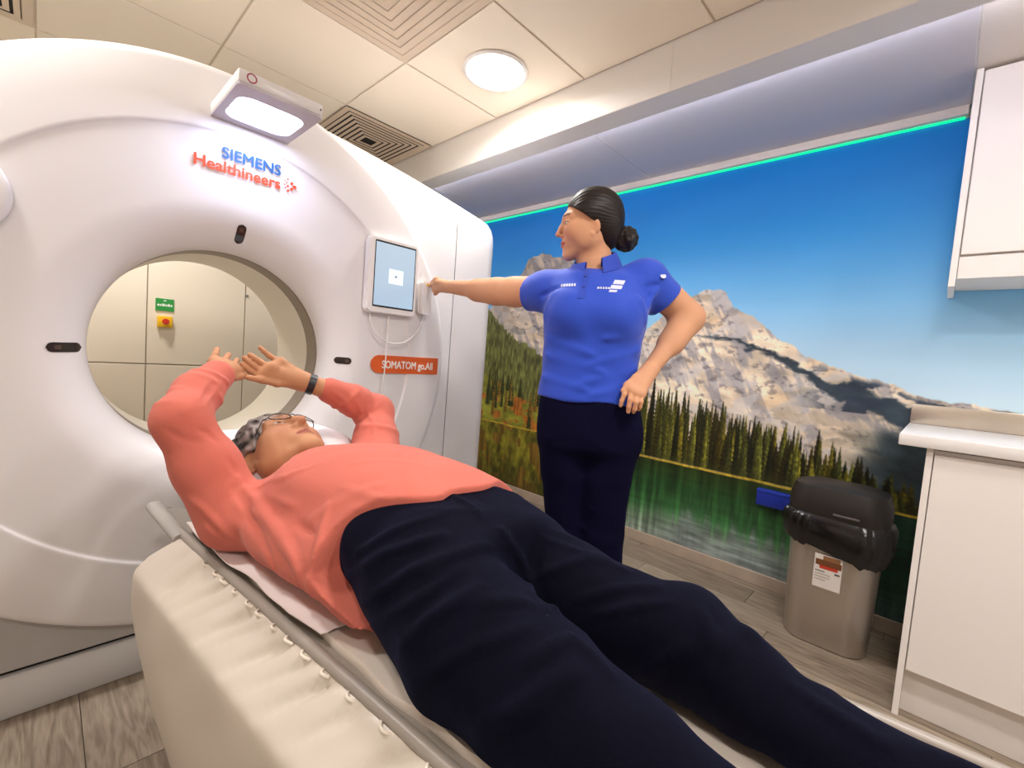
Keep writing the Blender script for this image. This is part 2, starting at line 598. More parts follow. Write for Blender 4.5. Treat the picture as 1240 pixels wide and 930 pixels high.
# bulkhead, soffit, pelmet
tag(MB().box(1.775, 1.905, Y0, Y1, 2.28, ZC + 0.006, 0.003, 1).build('trim_1', M_white, smooth=0), 'white boxed bulkhead running under the ceiling', kind='structure')
fas = bpy.data.objects['trim_1']
for yy_ in (0.925, -0.30):
    MB().box(1.7738, 1.7755, yy_ - 0.0025, yy_ + 0.0025, 2.284, 2.476).build('cover_strip', M_white, fas, smooth=0)
sof = MB().box(1.905, X1, Y0, Y1, 2.349, 2.50).build('trim_2', M_white, smooth=0)
tag(sof, 'grey panelled soffit between bulkhead and mural', kind='structure')
for ya, yb, mm in ((Y0, -1.4, M_soffit_w), (-1.394, 0.022, M_soffit_w), (0.028, 1.448, M_soffit), (1.456, 2.88, M_soffit), (2.886, Y1, M_soffit)):
    MB().box(1.907, X1, ya, yb, 2.346, 2.3495, 0.001, 1).build('panel', mm, sof, smooth=0)
tag(MB().box(X1 - 0.045, X1, 0.03, Y1, 2.306, 2.346, 0.003, 1).build('trim_3', M_alu, smooth=0), 'slim white pelmet along the top of the mural', kind='structure')

# ================================================================ LAMPS AND LIGHT STRIPS
M_glow = mat('lamp diffuser', (255, 250, 242), 0.5, emit=((255, 244, 226), 9.0))
def downlight(i, j, label):
    cx, cy = 1.77 - 0.6 * i + 0.3, 1.36 + 0.6 * j + 0.3
    t = empty('ceiling_light', (cx, cy, ZC))
    tag(t, label, 'lamp', 'round ceiling downlights')
    n = 48
    prof = [(0.138, 0.0), (0.152, -0.001), (0.156, -0.005), (0.150, -0.010), (0.139, -0.011), (0.136, -0.006), (0.136, 0.0)]
    MB().loops([[(r * math.cos(2 * PI * k / n), r * math.sin(2 * PI * k / n), z) for k in range(n)] for r, z in prof]).build('trim_ring', M_white, t)
    MB().loops([[(r * math.cos(2 * PI * k / n), r * math.sin(2 * PI * k / n), z) for k in range(n)] for r, z in ((0.0005, -0.024), (0.06, -0.022), (0.105, -0.016), (0.1355, -0.006))], True, False).build('diffuser', M_glow, t)
    ld = bpy.data.lights.new('lamp_light', 'AREA')
    ld.shape = 'DISK'; ld.size = 0.27; ld.energy = LAMP_W; ld.color = (1.0, 0.980, 0.965)
    ld.spread = math.radians(165)
    lo = link(bpy.data.objects.new('lamp_light', ld), t)
    lo.location = (0, 0, -0.027)
downlight(1, 0, 'round white ceiling downlight shining above the standing woman')
for i, j, w in ((2, -3, 'over the foot of the patient table'), (1, -5, 'over the far end of the counter'), (4, 0, 'over the left side of the scanner'), (4, -4, 'by the wall behind the viewpoint'), (3, 3, 'behind the scanner')):  # lamps out of view, added to light room, scanner and back wall
    downlight(i, j, 'unseen ceiling downlight added for room light, ' + w)

strip = MB().box(X1 - 0.020, X1 - 0.004, 0.04, Y1, 2.301, 2.3065).build('light_strip', mat('green led', (30, 220, 150), 0.5, emit=((0, 200, 116), 1.0)), smooth=0)
tag(strip, 'thin green glowing light strip along the top of the mural', 'light strip')
strip2 = MB().box(1.9055, 1.9135, Y0, Y1, 2.292, 2.300).build('light_strip', mat('cool led', (235, 240, 255), 0.5, emit=((228, 232, 250), 20.0)), smooth=0)
tag(strip2, 'cool white light strip tucked behind the ceiling bulkhead edge', 'light strip')

# ceiling diffusers
M_vent_l = mat('vent cream', (222, 204, 182), 0.6)
def air_vent(i, j, label, backing, nr, gapdepth):
    cx, cy = 1.77 - 0.6 * i + 0.3, 1.36 + 0.6 * j + 0.3
    t = empty('air_vent', (cx, cy, ZC))
    tag(t, label, 'vent', 'square ceiling air vents')
    def ring(a, za, b, zb, th=0.003):
        sq = lambda s, z: [(s, s, z), (-s, s, z), (-s, -s, z), (s, -s, z)]
        return MB().loops([sq(a, za), sq(b, zb), sq(b - th, zb + th), sq(a - th, za + th), sq(a, za)])
    ring(0.295, -0.003, 0.262, -0.003, 0.006).build('frame', M_vent_l, t, smooth=0)
    MB().box(-0.29, 0.29, -0.29, 0.29, 0.001, 0.0055).build('backing', backing, t, smooth=0)
    s = 0.256
    step = (s - 0.03) / nr
    for q in range(nr):
        a = s - q * step
        ring(a, -0.0045, a - step * (0.60 if gapdepth else 0.86), -0.0055 if gapdepth else -0.0048, 0.0015).build('louvre', M_vent_l, t, smooth=0)
    return t
air_vent(2, 0, 'pale square air diffuser beside the lit downlight', M_vent_l, 6, 0.0)
air_vent(1, 2, 'square air vent with dark slots above the scanner', M_dark, 7, 0.004)
air_vent(4, 2, 'square air vent cut off by the top left picture corner', M_dark, 7, 0.004)

# ================================================================ MURAL
def paint_mural():
    ya, yb, za, zb, h = -1.30, 3.98, 0.072, 2.304, 0.0048
    ny, nz = int((yb - ya) / h) + 1, int((zb - za) / h) + 1
    y = np.concatenate([np.arange(ya, -0.4, 0.012), np.arange(-0.4, 1.6, 0.0042), np.arange(1.6, 3.05, 0.0055), np.arange(3.05, yb, 0.012), [yb]]); z = np.linspace(za, zb, nz)
    ny = len(y)
    Y, Z = np.meshgrid(y, z)
    def rgb(c): return np.array(c, float)
    def put(m, c):
        m = m[..., None]
        img[:] = img * (1 - m) + c * m
    # sky
    zs = [0.9, 1.10, 1.30, 1.50, 1.75, 2.0, 2.3]
    cs = np.array([(208, 232, 246), (200, 228, 246), (176, 216, 244), (136, 198, 242), (84, 172, 238), (24, 146, 230), (0, 128, 222)], float)
    img = np.stack([np.interp(Z + 0.05 * (Y - 1) * 0.4, zs, cs[:, k]) for k in range(3)], -1)
    img += (fbm(Y * 1.5, Z * 5, 90, 3)[..., None] - 0.5) * 10
    # rocky mountain
    R = np.array([(-1.3, 0.93), (-0.6, 1.01), (-0.249, 1.062), (-0.157, 1.076), (-0.071, 1.088), (0.077, 1.114), (0.228, 1.167), (0.393, 1.214), (0.54, 1.276), (0.728, 1.414), (0.80, 1.475), (0.896, 1.52), (0.945, 1.60), (0.988, 1.618), (1.05, 1.618), (1.106, 1.600), (1.2, 1.56), (1.327, 1.461), (1.448, 1.37), (1.6, 1.46), (1.8, 1.72), (2.088, 1.91), (2.25, 1.935), (2.376, 1.963), (2.45, 1.958), (2.503, 1.929), (2.56, 1.83), (2.625, 1.771), (2.742, 1.695), (2.89, 1.558), (3.2, 1.35), (3.98, 1.1)])
    ridge = np.interp(y, R[:, 0], R[:, 1]) + (fbm(y * 14, y * 0, 3, 4) - 0.5) * 0.045
    below = smooth(-0.004, 0.004, ridge[None] - Z)
    dz = np.clip(ridge[None] - Z, 0, 3)
    lay = fbm((Y + 0.6 * Z) * 6, (Z - 0.25 * Y) * 16, 21, 5)
    st = fbm((Y - 0.5 * Z) * 26, Z * 7, 33, 4)
    rk = rgb((240, 220, 194)) * (0.55 + 0.85 * lay)[..., None]
    blue = smooth(0.46, 0.62, st)[..., None]
    rk = rk * (1 - 0.55 * blue) + rgb((126, 128, 146)) * 0.55 * blue
    warm = smooth(0.55, 0.75, fbm(Y * 5, Z * 9, 41, 4))[..., None]
    rk = rk * (1 - 0.5 * warm) + rgb((222, 188, 142)) * 0.5 * warm
    pale = smooth(0.55, 0.66, fbm((Y + Z) * 9, Z * 11, 55, 5))[..., None]
    rk = rk * (1 - 0.6 * pale) + rgb((214, 208, 206)) * 0.6 * pale
    cr = smooth(0.62, 0.72, fbm((Y + 0.8 * Z) * 20, (Z - 0.3 * Y) * 30, 61, 4))[..., None]
    rk = rk * (1 - 0.45 * cr) + rgb((92, 84, 92)) * 0.45 * cr
    left = smooth(1.8, 2.1, Y)[..., None]
    rk = rk * (1 - 0.30 * left) + rgb((120, 112, 112)) * 0.30 * left
    put(below, rk)
    # dark wooded slope on the right shoulder of the mountain
    wn = fbm(Y * 10, Z * 18, 71, 5)
    band = np.interp(y, [-0.4, 0.1, 0.25, 0.416, 0.612, 0.822, 1.03, 1.15], [1.00, 1.02, 1.07, 1.12, 1.225, 1.300, 1.345, 1.36])
    wid = np.interp(y, [-0.4, 0.1, 0.3, 0.5, 0.7, 0.95, 1.10], [0.05, 0.052, 0.046, 0.028, 0.014, 0.010, 0.0])
    m = smooth(0.012, -0.012, np.abs(Z - band[None] + (wn - 0.5) * 0.13) - wid[None]) * below
    put(m * 0.95, rgb((48, 62, 74)) * (0.6 + 0.8 * wn)[..., None])
    m = smooth(0.60, 0.30, Y) * smooth(0.52, 0.44, wn + 0.02) * smooth(0.0, 0.03, dz) * (Z > 1.0)
    put(m * below * 0.9, rgb((52, 66, 84)) * (0.7 + 0.6 * lay)[..., None])
    m = smooth(0.36, 0.12, Y) * smooth(1.00, 0.90, Z + (wn - 0.5) * 0.10)
    put(m * 0.93, rgb((40, 54, 60)) * (0.5 + 1.0 * lay)[..., None])
    m = smooth(0.20, 0.10, np.hypot((Y - 0.46) / 1.6, (Z - 0.90) / 0.7)) * smooth(0.5, 0.56, lay)
    put(m * 0.7, rgb((206, 188, 164)) * (0.6 + 0.7 * st)[..., None])
    # left hillside forest
    lf = np.interp(y, [1.3, 1.6, 1.9, 2.293, 2.573, 2.782, 2.93, 3.98], [0.2, 0.7, 0.95, 1.172, 1.28, 1.415, 1.537, 2.2])
    tn = fbm(Y * 60, Z * 16, 81, 3)
    m = smooth(-0.01, 0.012, lf[None] - Z + (tn - 0.5) * 0.09)
    put(m, rgb((108, 112, 58)) * (0.35 + 1.15 * tn)[..., None])
    hz = smooth(0.30, 0.0, np.clip(lf[None] - Z, 0, 3)) * m * 0.45
    put(hz, rgb((96, 96, 62)) * (0.6 + 0.7 * tn)[..., None])
    mt = np.interp(y, [1.5, 2.245, 2.627, 2.89, 3.98], [0.60, 0.73, 0.89, 0.958, 1.1])
    mn = fbm(Y * 14, Z * 26, 85, 4)
    m = smooth(-0.015, 0.02, mt[None] - Z + (tn - 0.5) * 0.08) * (Y > 1.75)
    g1 = rgb((140, 142, 50)) * (0.6 + 0.7 * mn)[..., None]
    og = smooth(0.48, 0.62, fbm(Y * 8, Z * 14, 87, 4))[..., None]
    g1 = g1 * (1 - og) + rgb((176, 104, 40)) * (0.6 + 0.7 * tn)[..., None] * og
    put(m, g1)
    # spruce trees
    def tree(yc, zt, zb_, w, col, lit, blur=0.0022):
        i0, i1 = np.searchsorted(y, yc - w * 1.3), np.searchsorted(y, yc + w * 1.3)
        j0, j1 = np.searchsorted(z, zb_), np.searchsorted(z, zt + 0.01)
        if i1 - i0 < 2 or j1 - j0 < 2: return
        yy, zz = Y[j0:j1, i0:i1], Z[j0:j1, i0:i1]
        t = np.clip((zt - zz) / (zt - zb_), 0, 1)
        saw = 0.75 + 0.35 * np.abs(((zz * 38 + yc * 91) % 1) * 2 - 1)
        hw = w * (0.10 + 0.95 * t ** 0.75) * saw
        mm = smooth(blur, -blur, np.abs(yy - yc) - hw)[..., None]
        sh = smooth(-1, 1, (yy - yc) / w)
        nn = vnoise(yy * 150, zz * 90, 7)
        c = col * (0.55 + 0.7 * nn)[..., None] * (1 - lit * sh)[..., None]
        sub = img[j0:j1, i0:i1]
        sub[:] = sub * (1 - mm) + c * mm
    TT = np.array([(-0.8, 0.62), (-0.2, 0.66), (0.094, 0.70), (0.254, 0.795), (0.392, 0.845), (0.537, 0.865), (0.784, 0.915), (1.02, 0.985), (1.202, 1.02), (1.399, 1.04), (1.7, 1.05), (2.0, 0.95)])
    rr = np.random.default_rng(5)
    for k in range(60):
        yc = rr.uniform(1.95, 3.6)
        zt = np.interp(yc, [1.9, 2.245, 2.627, 2.89, 3.98], [0.92, 0.92, 0.98, 1.03, 1.2]) * rr.uniform(0.86, 1.04)
        col = rgb((70, 78, 36)) if rr.random() < 0.6 else rgb((150, 118, 46))
        tree(yc, zt, zt - rr.uniform(0.12, 0.3), rr.uniform(0.015, 0.03), col, 0.4)
    for k in range(420):
        yc = rr.uniform(-0.9, 1.95)
        zt = np.interp(yc, TT[:, 0], TT[:, 1]) + rr.normal(-0.03, 0.03) - (0.10 * rr.random() if k > 150 else 0)
        base = rgb((92, 96, 36)) * rr.choice((0.35, 0.5, 0.8, 1.1, 1.5)) + rgb((60, 40, -4)) * rr.random() ** 2
        tree(yc, zt, 0.575, rr.uniform(0.014, 0.030), base, 0.7)
    m = smooth(0.66, 0.575, Z + (tn - 0.5) * 0.06) * (Y < 1.95)
    put(m * 0.55, rgb((58, 62, 26)) * (0.5 + 0.9 * tn)[..., None])
    # shore and lake
    sh = 0.560 + (fbm(y * 9, y * 0 + 1, 15, 3) - 0.5) * 0.012
    lake = smooth(0.004, -0.004, Z - sh[None])
    vs = fbm(Y * 42, Z * 4, 101, 4)
    rip = fbm(Y * 6, Z * 60, 103, 3)
    t = np.clip((0.56 - Z) / 0.48, 0, 1)
    lk = np.stack([np.interp(t, [0, 0.25, 0.6, 0.8, 1], [a, b, c, d, e]) for a, b, c, d, e in ((42, 38, 58, 112, 146), (54, 74, 108, 138, 162), (20, 36, 60, 110, 148))], -1)
    lk = lk * (0.35 + 1.05 * vs + 0.25 * rip)[..., None]
    pl = smooth(0.30, 0.16, Z + (vs - 0.5) * 0.30) * smooth(1.35, 1.0, Y) * smooth(0.35, 0.6, Y)
    lk = lk * (1 - 0.75 * pl[..., None]) + rgb((150, 160, 158)) * (0.55 + 0.75 * rip)[..., None] * 0.75 * pl[..., None]
    rt = smooth(0.45, 0.15, Y)[..., None]
    lk = lk * (1 - 0.6 * rt) + rgb((22, 58, 60)) * (0.5 + 0.8 * rip)[..., None] * 0.6 * rt
    lft = smooth(1.75, 2.1, Y)[..., None]
    lw = rgb((128, 122, 40)) * (0.25 + 1.2 * fbm(Y * 22, Z * 14, 107, 4))[..., None]
    lo_ = smooth(0.5, 0.66, fbm(Y * 10, Z * 9, 109, 3))[..., None]
    lw = lw * (1 - lo_) + rgb((136, 104, 40)) * (0.5 + 0.8 * vs)[..., None] * lo_
    dk = (smooth(0.30, 0.10, Z + (vs - 0.5) * 0.5))[..., None]
    lw = lw * (1 - 0.35 * dk) + rgb((38, 40, 22)) * 0.35 * dk
    lk = lk * (1 - lft) + lw * lft
    put(lake, lk)
    m = smooth(0.008, 0.003, np.abs(Z - sh[None] - 0.006))
    put(m, rgb((204, 172, 52)) * (0.7 + 0.5 * tn)[..., None])
    img = np.clip(img, 4, 245)
    # mesh: one printed sheet, 3 mm proud of the wall
    vs_ = np.stack([np.full(Y.size, X1 - 0.004), Y.ravel(), Z.ravel()], 1)
    idx = np.arange(ny * nz).reshape(nz, ny)
    q = np.stack([idx[:-1, :-1], idx[1:, :-1], idx[1:, 1:], idx[:-1, 1:]], -1).reshape(-1, 4)
    # rim so that the sheet has thickness
    edge = np.concatenate([idx[0, :], idx[1:, -1], idx[-1, -2::-1], idx[-2:0:-1, 0]])
    bv = vs_[edge].copy(); bv[:, 0] = X1 - 0.0005
    n0 = len(vs_)
    k = np.arange(len(edge)); k2 = (k + 1) % len(edge)
    q2 = np.stack([edge[k], edge[k2], n0 + k2, n0 + k], -1)
    cols = lin(img.reshape(-1, 3))
    cols = np.concatenate([cols, cols[edge]])
    return np_obj('wall_mural', [(np.concatenate([vs_, bv]), np.concatenate([q, q2]))], mat('printed mural', rough=0.45, attr='Col', spec=0.3), None, cols)
tag(paint_mural(), 'large printed mural of a rocky mountain, spruce forest and green lake', 'mural')

# ================================================================ CT SCANNER
GX, GZ = 0.447, 1.087
def lathe(prof, n=160, cx=GX, cz=GZ):
    return [[(cx + r * math.cos(2 * PI * k / n), y, cz + r * math.sin(2 * PI * k / n)) for k in range(n)] for r, y in prof]
gan = empty('ct_scanner', (0, 0, 0))
tag(gan, 'large white ring-shaped CT scanner around a round bore', 'scanner')
# round front cover with flared bore mouth and a raised outer ring
prof = [(0.352, 1.902)]
for k in range(1, 15):
    a = k / 14 * PI / 2
    prof.append((0.352 + 0.155 * (1 - math.cos(a)), 1.902 - 0.118 * math.sin(a)))
prof += [(0.56, 1.7825), (0.64, 1.7818), (0.708, 1.7815), (0.7145, 1.7815), (0.7165, 1.7808), (0.7190, 1.7790), (0.7215, 1.7772), (0.7235, 1.7765), (0.730, 1.7765), (0.80, 1.7765), (0.895, 1.7775), (0.908, 1.780), (0.916, 1.786), (0.920, 1.796), (0.920, 1.86)]
MB().loops(lathe(prof)).build('front_cover', M_gantry, gan, 50)
# body shell
def outline(hw, inset, n=240):
    pts = []
    top = lambda dx: (2.045 - 0.155 * (abs(dx) / 1.37) ** 1.5 if dx > 0 else max(1.30, GZ + math.sqrt(max(0.0, 0.958 ** 2 - dx * dx)))) - inset
    w = hw - inset; rc = 0.10
    zb = 0.13 + inset * 0.3
    poly = []
    for k in range(41):
        dx = (w - rc) * (1 - 2 * k / 40); poly.append((dx, top(dx) - GZ))
    zt = top(w - rc) - rc - GZ
    def arc(cx, cz, a0, a1, m=8):
        return [(cx + rc * math.cos(math.radians(a0 + (a1 - a0) * i / m)), cz + rc * math.sin(math.radians(a0 + (a1 - a0) * i / m))) for i in range(1, m)]
    poly += arc(-(w - rc), zt, 90, 180) + [(-w, zt), (-w, zb + rc - GZ)] + arc(-(w - rc), zb + rc - GZ, 180, 270) + [(-(w - rc), zb - GZ), (w - rc, zb - GZ)] + arc(w - rc, zb + rc - GZ, 270, 360) + [(w, zb + rc - GZ), (w, zt)] + arc(w - rc, zt, 0, 90)
    P = np.array(poly); Q = np.roll(P, -1, 0)
    for k in range(n):
        a = 2 * PI * k / n
        d = np.array((math.cos(a), math.sin(a)))
        e = Q - P
        den = d[0] * e[:, 1] - d[1] * e[:, 0]
        den = np.where(np.abs(den) < 1e-9, 1e-9, den)
        t = (P[:, 0] * e[:, 1] - P[:, 1] * e[:, 0]) / den
        u = (P[:, 0] * d[1] - P[:, 1] * d[0]) / den
        ok = (t > 0) & (u >= -1e-6) & (u <= 1 + 1e-6)
        pts.append(d * t[ok].min())
    return pts
def ring_at(hw, inset, yfun):
    return [(GX + p[0], yfun(p[0]), GZ + p[1]) for p in outline(hw, inset)]
def circ(r, y, n=240):
    return [(GX + r * math.cos(2 * PI * k / n), y, GZ + r * math.sin(2 * PI * k / n)) for k in range(n)]
bk = lambda dx, a, b: a + b * (abs(dx) / 1.37) ** 2
lp = [circ(0.80, 1.835), ring_at(1.37, 0.135, lambda d: bk(d, 1.842, 0.02)), ring_at(1.37, 0.105, lambda d: bk(d, 1.847, 0.022)), ring_at(1.37, 0.06, lambda d: bk(d, 1.872, 0.030)), ring_at(1.37, 0.025, lambda d: bk(d, 1.900, 0.040)), ring_at(1.37, 0.008, lambda d: bk(d, 1.925, 0.05)), ring_at(1.37, 0.0, lambda d: bk(d, 1.96, 0.06)), ring_at(1.37, 0.0, lambda d: 2.55), ring_at(1.37, 0.02, lambda d: 2.60), ring_at(1.37, 0.08, lambda d: 2.62), circ(0.60, 2.62)]
bm_all = MB().loops(lp)
def cut(lo_x, hi_x, name):
    me = bpy.data.meshes.new(name); me.from_pydata(bm_all.v, [], bm_all.f)
    bm = bmesh.new(); bm.from_mesh(me)
    for x, s in ((lo_x, -1), (hi_x, 1)):
        if x is None: continue
        bmesh.ops.bisect_plane(bm, geom=list(bm.verts) + list(bm.edges) + list(bm.faces), plane_co=(x, 0, 0), plane_no=(s, 0, 0), clear_outer=True)
    bmesh.ops.recalc_face_normals(bm, faces=list(bm.faces))
    bm.to_mesh(me); bm.free()
    me.polygons.foreach_set('use_smooth', [True] * len(me.polygons))
    me.set_sharp_from_angle(angle=math.radians(40))
    me.materials.append(M_gantry)
    return link(bpy.data.objects.new(name, me), gan)
cut(GX - 1.008, GX + 1.008, 'body_cover')
cut(GX + 1.0115, None, 'side_cover')
cut(None, GX - 1.0115, 'side_cover')
# dark strip behind each seam
for s in (-1, 1):
    MB().loops([[(p[0], p[1] + 0.004, p[2]) for p in l if True] for l in []] or [[(GX + s * 1.004, 1.87, 0.16), (GX + s * 1.016, 1.87, 0.16)], [(GX + s * 1.004, 1.87, 1.85), (GX + s * 1.016, 1.87, 1.85)], [(GX + s * 1.004, 1.98, 1.93), (GX + s * 1.016, 1.98, 1.93)]], closed=False).build('seam', M_groove, gan, 0)
# bore tunnel
MB().loops(lathe([(0.3525, 1.900), (0.356, 1.905), (0.356, 1.914), (0.351, 1.918), (0.351, 2.004)])).build('bore_ring', M_ring, gan, 40)
rear = [(0.351, 2.004), (0.349, 2.008), (0.349, 2.27)]
for k in range(1, 11):
    a = k / 10 * PI / 2
    rear.append((0.349 + 0.26 * (1 - math.cos(a)), 2.27 + 0.352 * math.sin(a)))
MB().loops(lathe(rear)).build('bore_tunnel', M_bore, gan, 40)
# grey base and floor skirt
pts = [(-0.94, 0.15), (0.94, 0.15), (1.0, 0.20), (1.0, 0.44), (0.96, 0.50), (-0.96, 0.50), (-1.0, 0.44), (-1.0, 0.20)]
MB().prism(pts, lambda u, v, d: (GX + u, d, v), 1.824, 1.88).build('base_panel', M_gbase, gan, 20)
MB().box(GX - 1.30, GX + 1.30, 1.834, 2.58, 0.0, 0.130, 0.008).build('floor_skirt', M_skirt, gan, 30)
MB().box(GX - 1.28, GX + 1.28, 1.85, 2.57, 0.128, 0.152).build('skirt_gap', M_dark, gan, 0)
# laser windows on the bore mouth (pill-shaped, lying on the flare)
def flare_y(r):
    c = 1 - (r - 0.352) / 0.155
    return 1.902 - 0.118 * math.sin(math.acos(max(-1, min(1, c))))
for ang, L_ in ((86, 0.062), (181.5, 0.075), (-1.5, 0.062)):
    a = math.radians(ang)
    rc = {86: 0.413, 181.5: 0.402, -1.5: 0.421}[ang]
    er = Vector((math.cos(a), 0, math.sin(a))); et = Vector((-math.sin(a), 0, math.cos(a)))
    out = []
    n = 10
    hw = 0.014
    for k in range(n + 1):
        t = -PI / 2 + PI * k / n
        out.append((L_ / 2 - hw + hw * math.cos(t), hw * math.sin(t)))
    for k in range(n + 1):
        t = PI / 2 + PI * k / n
        out.append((-(L_ / 2 - hw) + hw * math.cos(t), hw * math.sin(t)))
    def place(u, v, d, rc=rc, er=er, et=et):
        r = rc + u
        p = Vector((GX, 0, GZ)) + er * r + et * v
        return (p.x, flare_y(r) - d, p.z)
    rows = []
    for k in range(17):
        u = -L_ / 2 + L_ * k / 16
        e_ = max(0.0, abs(u) - (L_ / 2 - hw))
        hh = math.sqrt(max(1e-8, hw * hw - e_ * e_))
        rows.append([place(u, -hh, -0.004)] + [place(u, hh * q, 0.0018) for q in (-1, -0.5, 0, 0.5, 1)] + [place(u, hh, -0.004)])
    w = MB().loops(rows, closed=False).build('laser_window', M_lens, gan, 40)
    MB().loops([[place(u, v, 0.0024) for v in (-0.006, 0, 0.006)] for u in [0.006 + 0.014 * k / 6 for k in range(7)]], closed=False).build('sensor', mat('sensor brown', (84, 64, 54), 0.3), w, 40)
# round white cap on the left flank
cap = [(0.0005, 1.745), (0.095, 1.746), (0.106, 1.750), (0.110, 1.758), (0.110, 1.778)]
MB().loops(lathe(cap, 64, -0.163, 1.457), True, False).build('round_cap', M_gantry, gan, 50)
# lettering
M_blue = mat('logo petrol blue', (8, 84, 144), 0.5)
M_orange = mat('logo orange', (226, 74, 24), 0.5)
FY = 1.7752
text_mesh('lettering', 'SIEMENS', 0.050, M_blue, gan, (0.404, FY, 1.7275), (1, 0, 0), (0, 0, 1), width=0.180, thick=0.0013)
text_mesh('lettering', 'Healthineers', 0.050, M_orange, gan, (0.326, FY, 1.681), (1, 0, 0), (0, 0, 1), width=0.256, thick=0.0014)
for dx, dz, r in ((0.0, 0.021, 0.0030), (0.014, 0.010, 0.0050), (0.024, 0.0, 0.0062), (0.014, -0.010, 0.0052), (0.002, -0.019, 0.0042), (-0.004, 0.008, 0.0026), (0.001, -0.003, 0.0036), (-0.010, 0.0, 0.0022), (-0.008, -0.011, 0.0024), (-0.010, 0.014, 0.0018)):
    MB().loops([[(0.612 + dx + rr_ * math.cos(2 * PI * k / 14), y_, 1.703 + dz + rr_ * math.sin(2 * PI * k / 14)) for k in range(14)] for rr_, y_ in ((r, 1.777), (r, FY - 0.0004), (0.0004, FY - 0.0004))]).build('logo_dot', M_orange, gan, 0)
# orange model plate
ox = 1.018
plate = [(1.332, 1.0305), (1.332, 1.109)] + [(ox + 0.0392 * math.cos(math.radians(90 + 180 * k / 12)), 1.0697 + 0.0392 * math.sin(math.radians(90 + 180 * k / 12))) for k in range(13)]
pl = MB().prism(plate, lambda u, v, d: (u, d, v), 1.7785, 1.7742).build('model_plate', mat('plate orange', (226, 96, 30), 0.45), gan, 0)
text_mesh('lettering', 'SOMATOM go.All', 0.047, mat('plate white', (245, 240, 232), 0.5), pl, (1.030, 1.7735, 1.053), (1, 0, 0), (0, 0, 1), width=0.268, thick=0.0009)
# lamp head on top of the ring
lx0, lx1, ly0, ly1, lz0, lz1 = 0.370, 0.606, 1.482, 1.785, 1.845, 1.888
lb = MB().box(lx0, lx1, ly0, ly1, lz0 + 0.008, lz1, 0.006).build('lamp_head', M_gantry, gan, 30)
out = rrect(lx0, lx1, ly0, ly1, 0.012); inn = rrect(lx0 + 0.022, lx1 - 0.022, ly0 + 0.062, ly1 - 0.050, 0.045)
MB().loops([[(u, v, lz0 + 0.009) for u, v in out], [(u, v, lz0) for u, v in out], [(u, v, lz0) for u, v in inn], [(u, v, lz0 + 0.007) for u, v in inn]]).build('bezel', mat('lamp bezel grey', (186, 178, 182), 0.35), lb, 30)
MB().loops([[(u, v, lz0 + 0.0065) for u, v in inn], [((u - 0.488) * 0.82 + 0.488, (v - 1.64) * 0.72 + 1.655, lz0 + 0.0045) for u, v in inn]], False, True).build('diffuser', mat('cool lamp diffuser', (240, 244, 255), 0.5, emit=((214, 222, 255), 5.5)), lb, 0)
MB().loops([[(0.404 + r * math.cos(2 * PI * k / 24), y_, lz0 + 0.026 + r * math.sin(2 * PI * k / 24)) for k in range(24)] for r, y_ in ((0.0135, 1.483), (0.0135, 1.4808), (0.0100, 1.4808), (0.0100, 1.483))]).build('ring_mark', mat('mark crimson', (176, 70, 96), 0.5), lb, 0)
MB().box(0.596, 0.6, 1.4808, 1.484, lz0 + 0.022, lz0 + 0.027).build('camera_dot', M_black, lb, 0)
ll = bpy.data.lights.new('lamp_light', 'AREA'); ll.shape = 'RECTANGLE'; ll.size = 0.18; ll.size_y = 0.15; ll.energy = 0.45; ll.color = (0.62, 0.68, 1.0)
llo = link(bpy.data.objects.new('lamp_light', ll), lb); llo.location = (0.488, 1.65, lz0 - 0.003)

# tablet, its controller and cables
M_tabw = mat('tablet white', (240, 236, 234), 0.3)
tab = empty('tablet', (1.03, 1.74, 1.29)); tag(tab, 'white framed upright tablet screen mounted on the scanner front', 'tablet')
F = lambda u, v, d: (u - 1.03, d - 1.74, v - 1.29)
MB().prism(rrect(0.926, 1.167, 1.287, 1.604, 0.024), F, 1.7755, 1.752).prism(rrect(0.930, 1.163, 1.291, 1.600, 0.022), F, 1.752, 1.745).build('case', M_tabw, tab, 30)
MB().prism(rrect(0.953, 1.152, 1.313, 1.589, 0.004), F, 1.746, 1.7442).build('bezel', M_black, tab, 0)
def screen_mat():
    m = mat('tablet screen', (120, 140, 160), 0.15)
    N, L = m.node_tree.nodes, m.node_tree.links
    b = N['Principled BSDF']
    tcn = N.new('ShaderNodeTexCoord'); s = N.new('ShaderNodeSeparateXYZ'); L.new(tcn.outputs['Object'], s.inputs[0])
    cr = N.new('ShaderNodeValToRGB')
    mr = N.new('ShaderNodeMapRange'); mr.inputs['From Min'].default_value = 0.02; mr.inputs['From Max'].default_value = 0.29
    L.new(s.outputs['Z'], mr.inputs[0]); L.new(mr.outputs[0], cr.inputs[0])
    cr.color_ramp.elements[0].color = [*lin((176, 198, 220)), 1]; cr.color_ramp.elements[1].color = [*lin((188, 206, 222)), 1]
    L.new(cr.outputs[0], b.inputs['Emission Color']); b.inputs['Emission Strength'].default_value = 0.55
    b.inputs['Base Color'].default_value = (0.02, 0.02, 0.02, 1)
    return m
sc_o = MB().prism([(0.957, 1.320), (1.148, 1.320), (1.148, 1.582), (0.957, 1.582)], F, 1.745, 1.7436).build('screen', screen_mat(), tab, 0)
MB().prism([(1.022, 1.418), (1.092, 1.418), (1.092, 1.480), (1.022, 1.480)], F, 1.744, 1.7431).build('dialog', mat('dialog light', (10, 10, 10), 0.3, emit=((214, 226, 236), 0.8)), sc_o, 0)
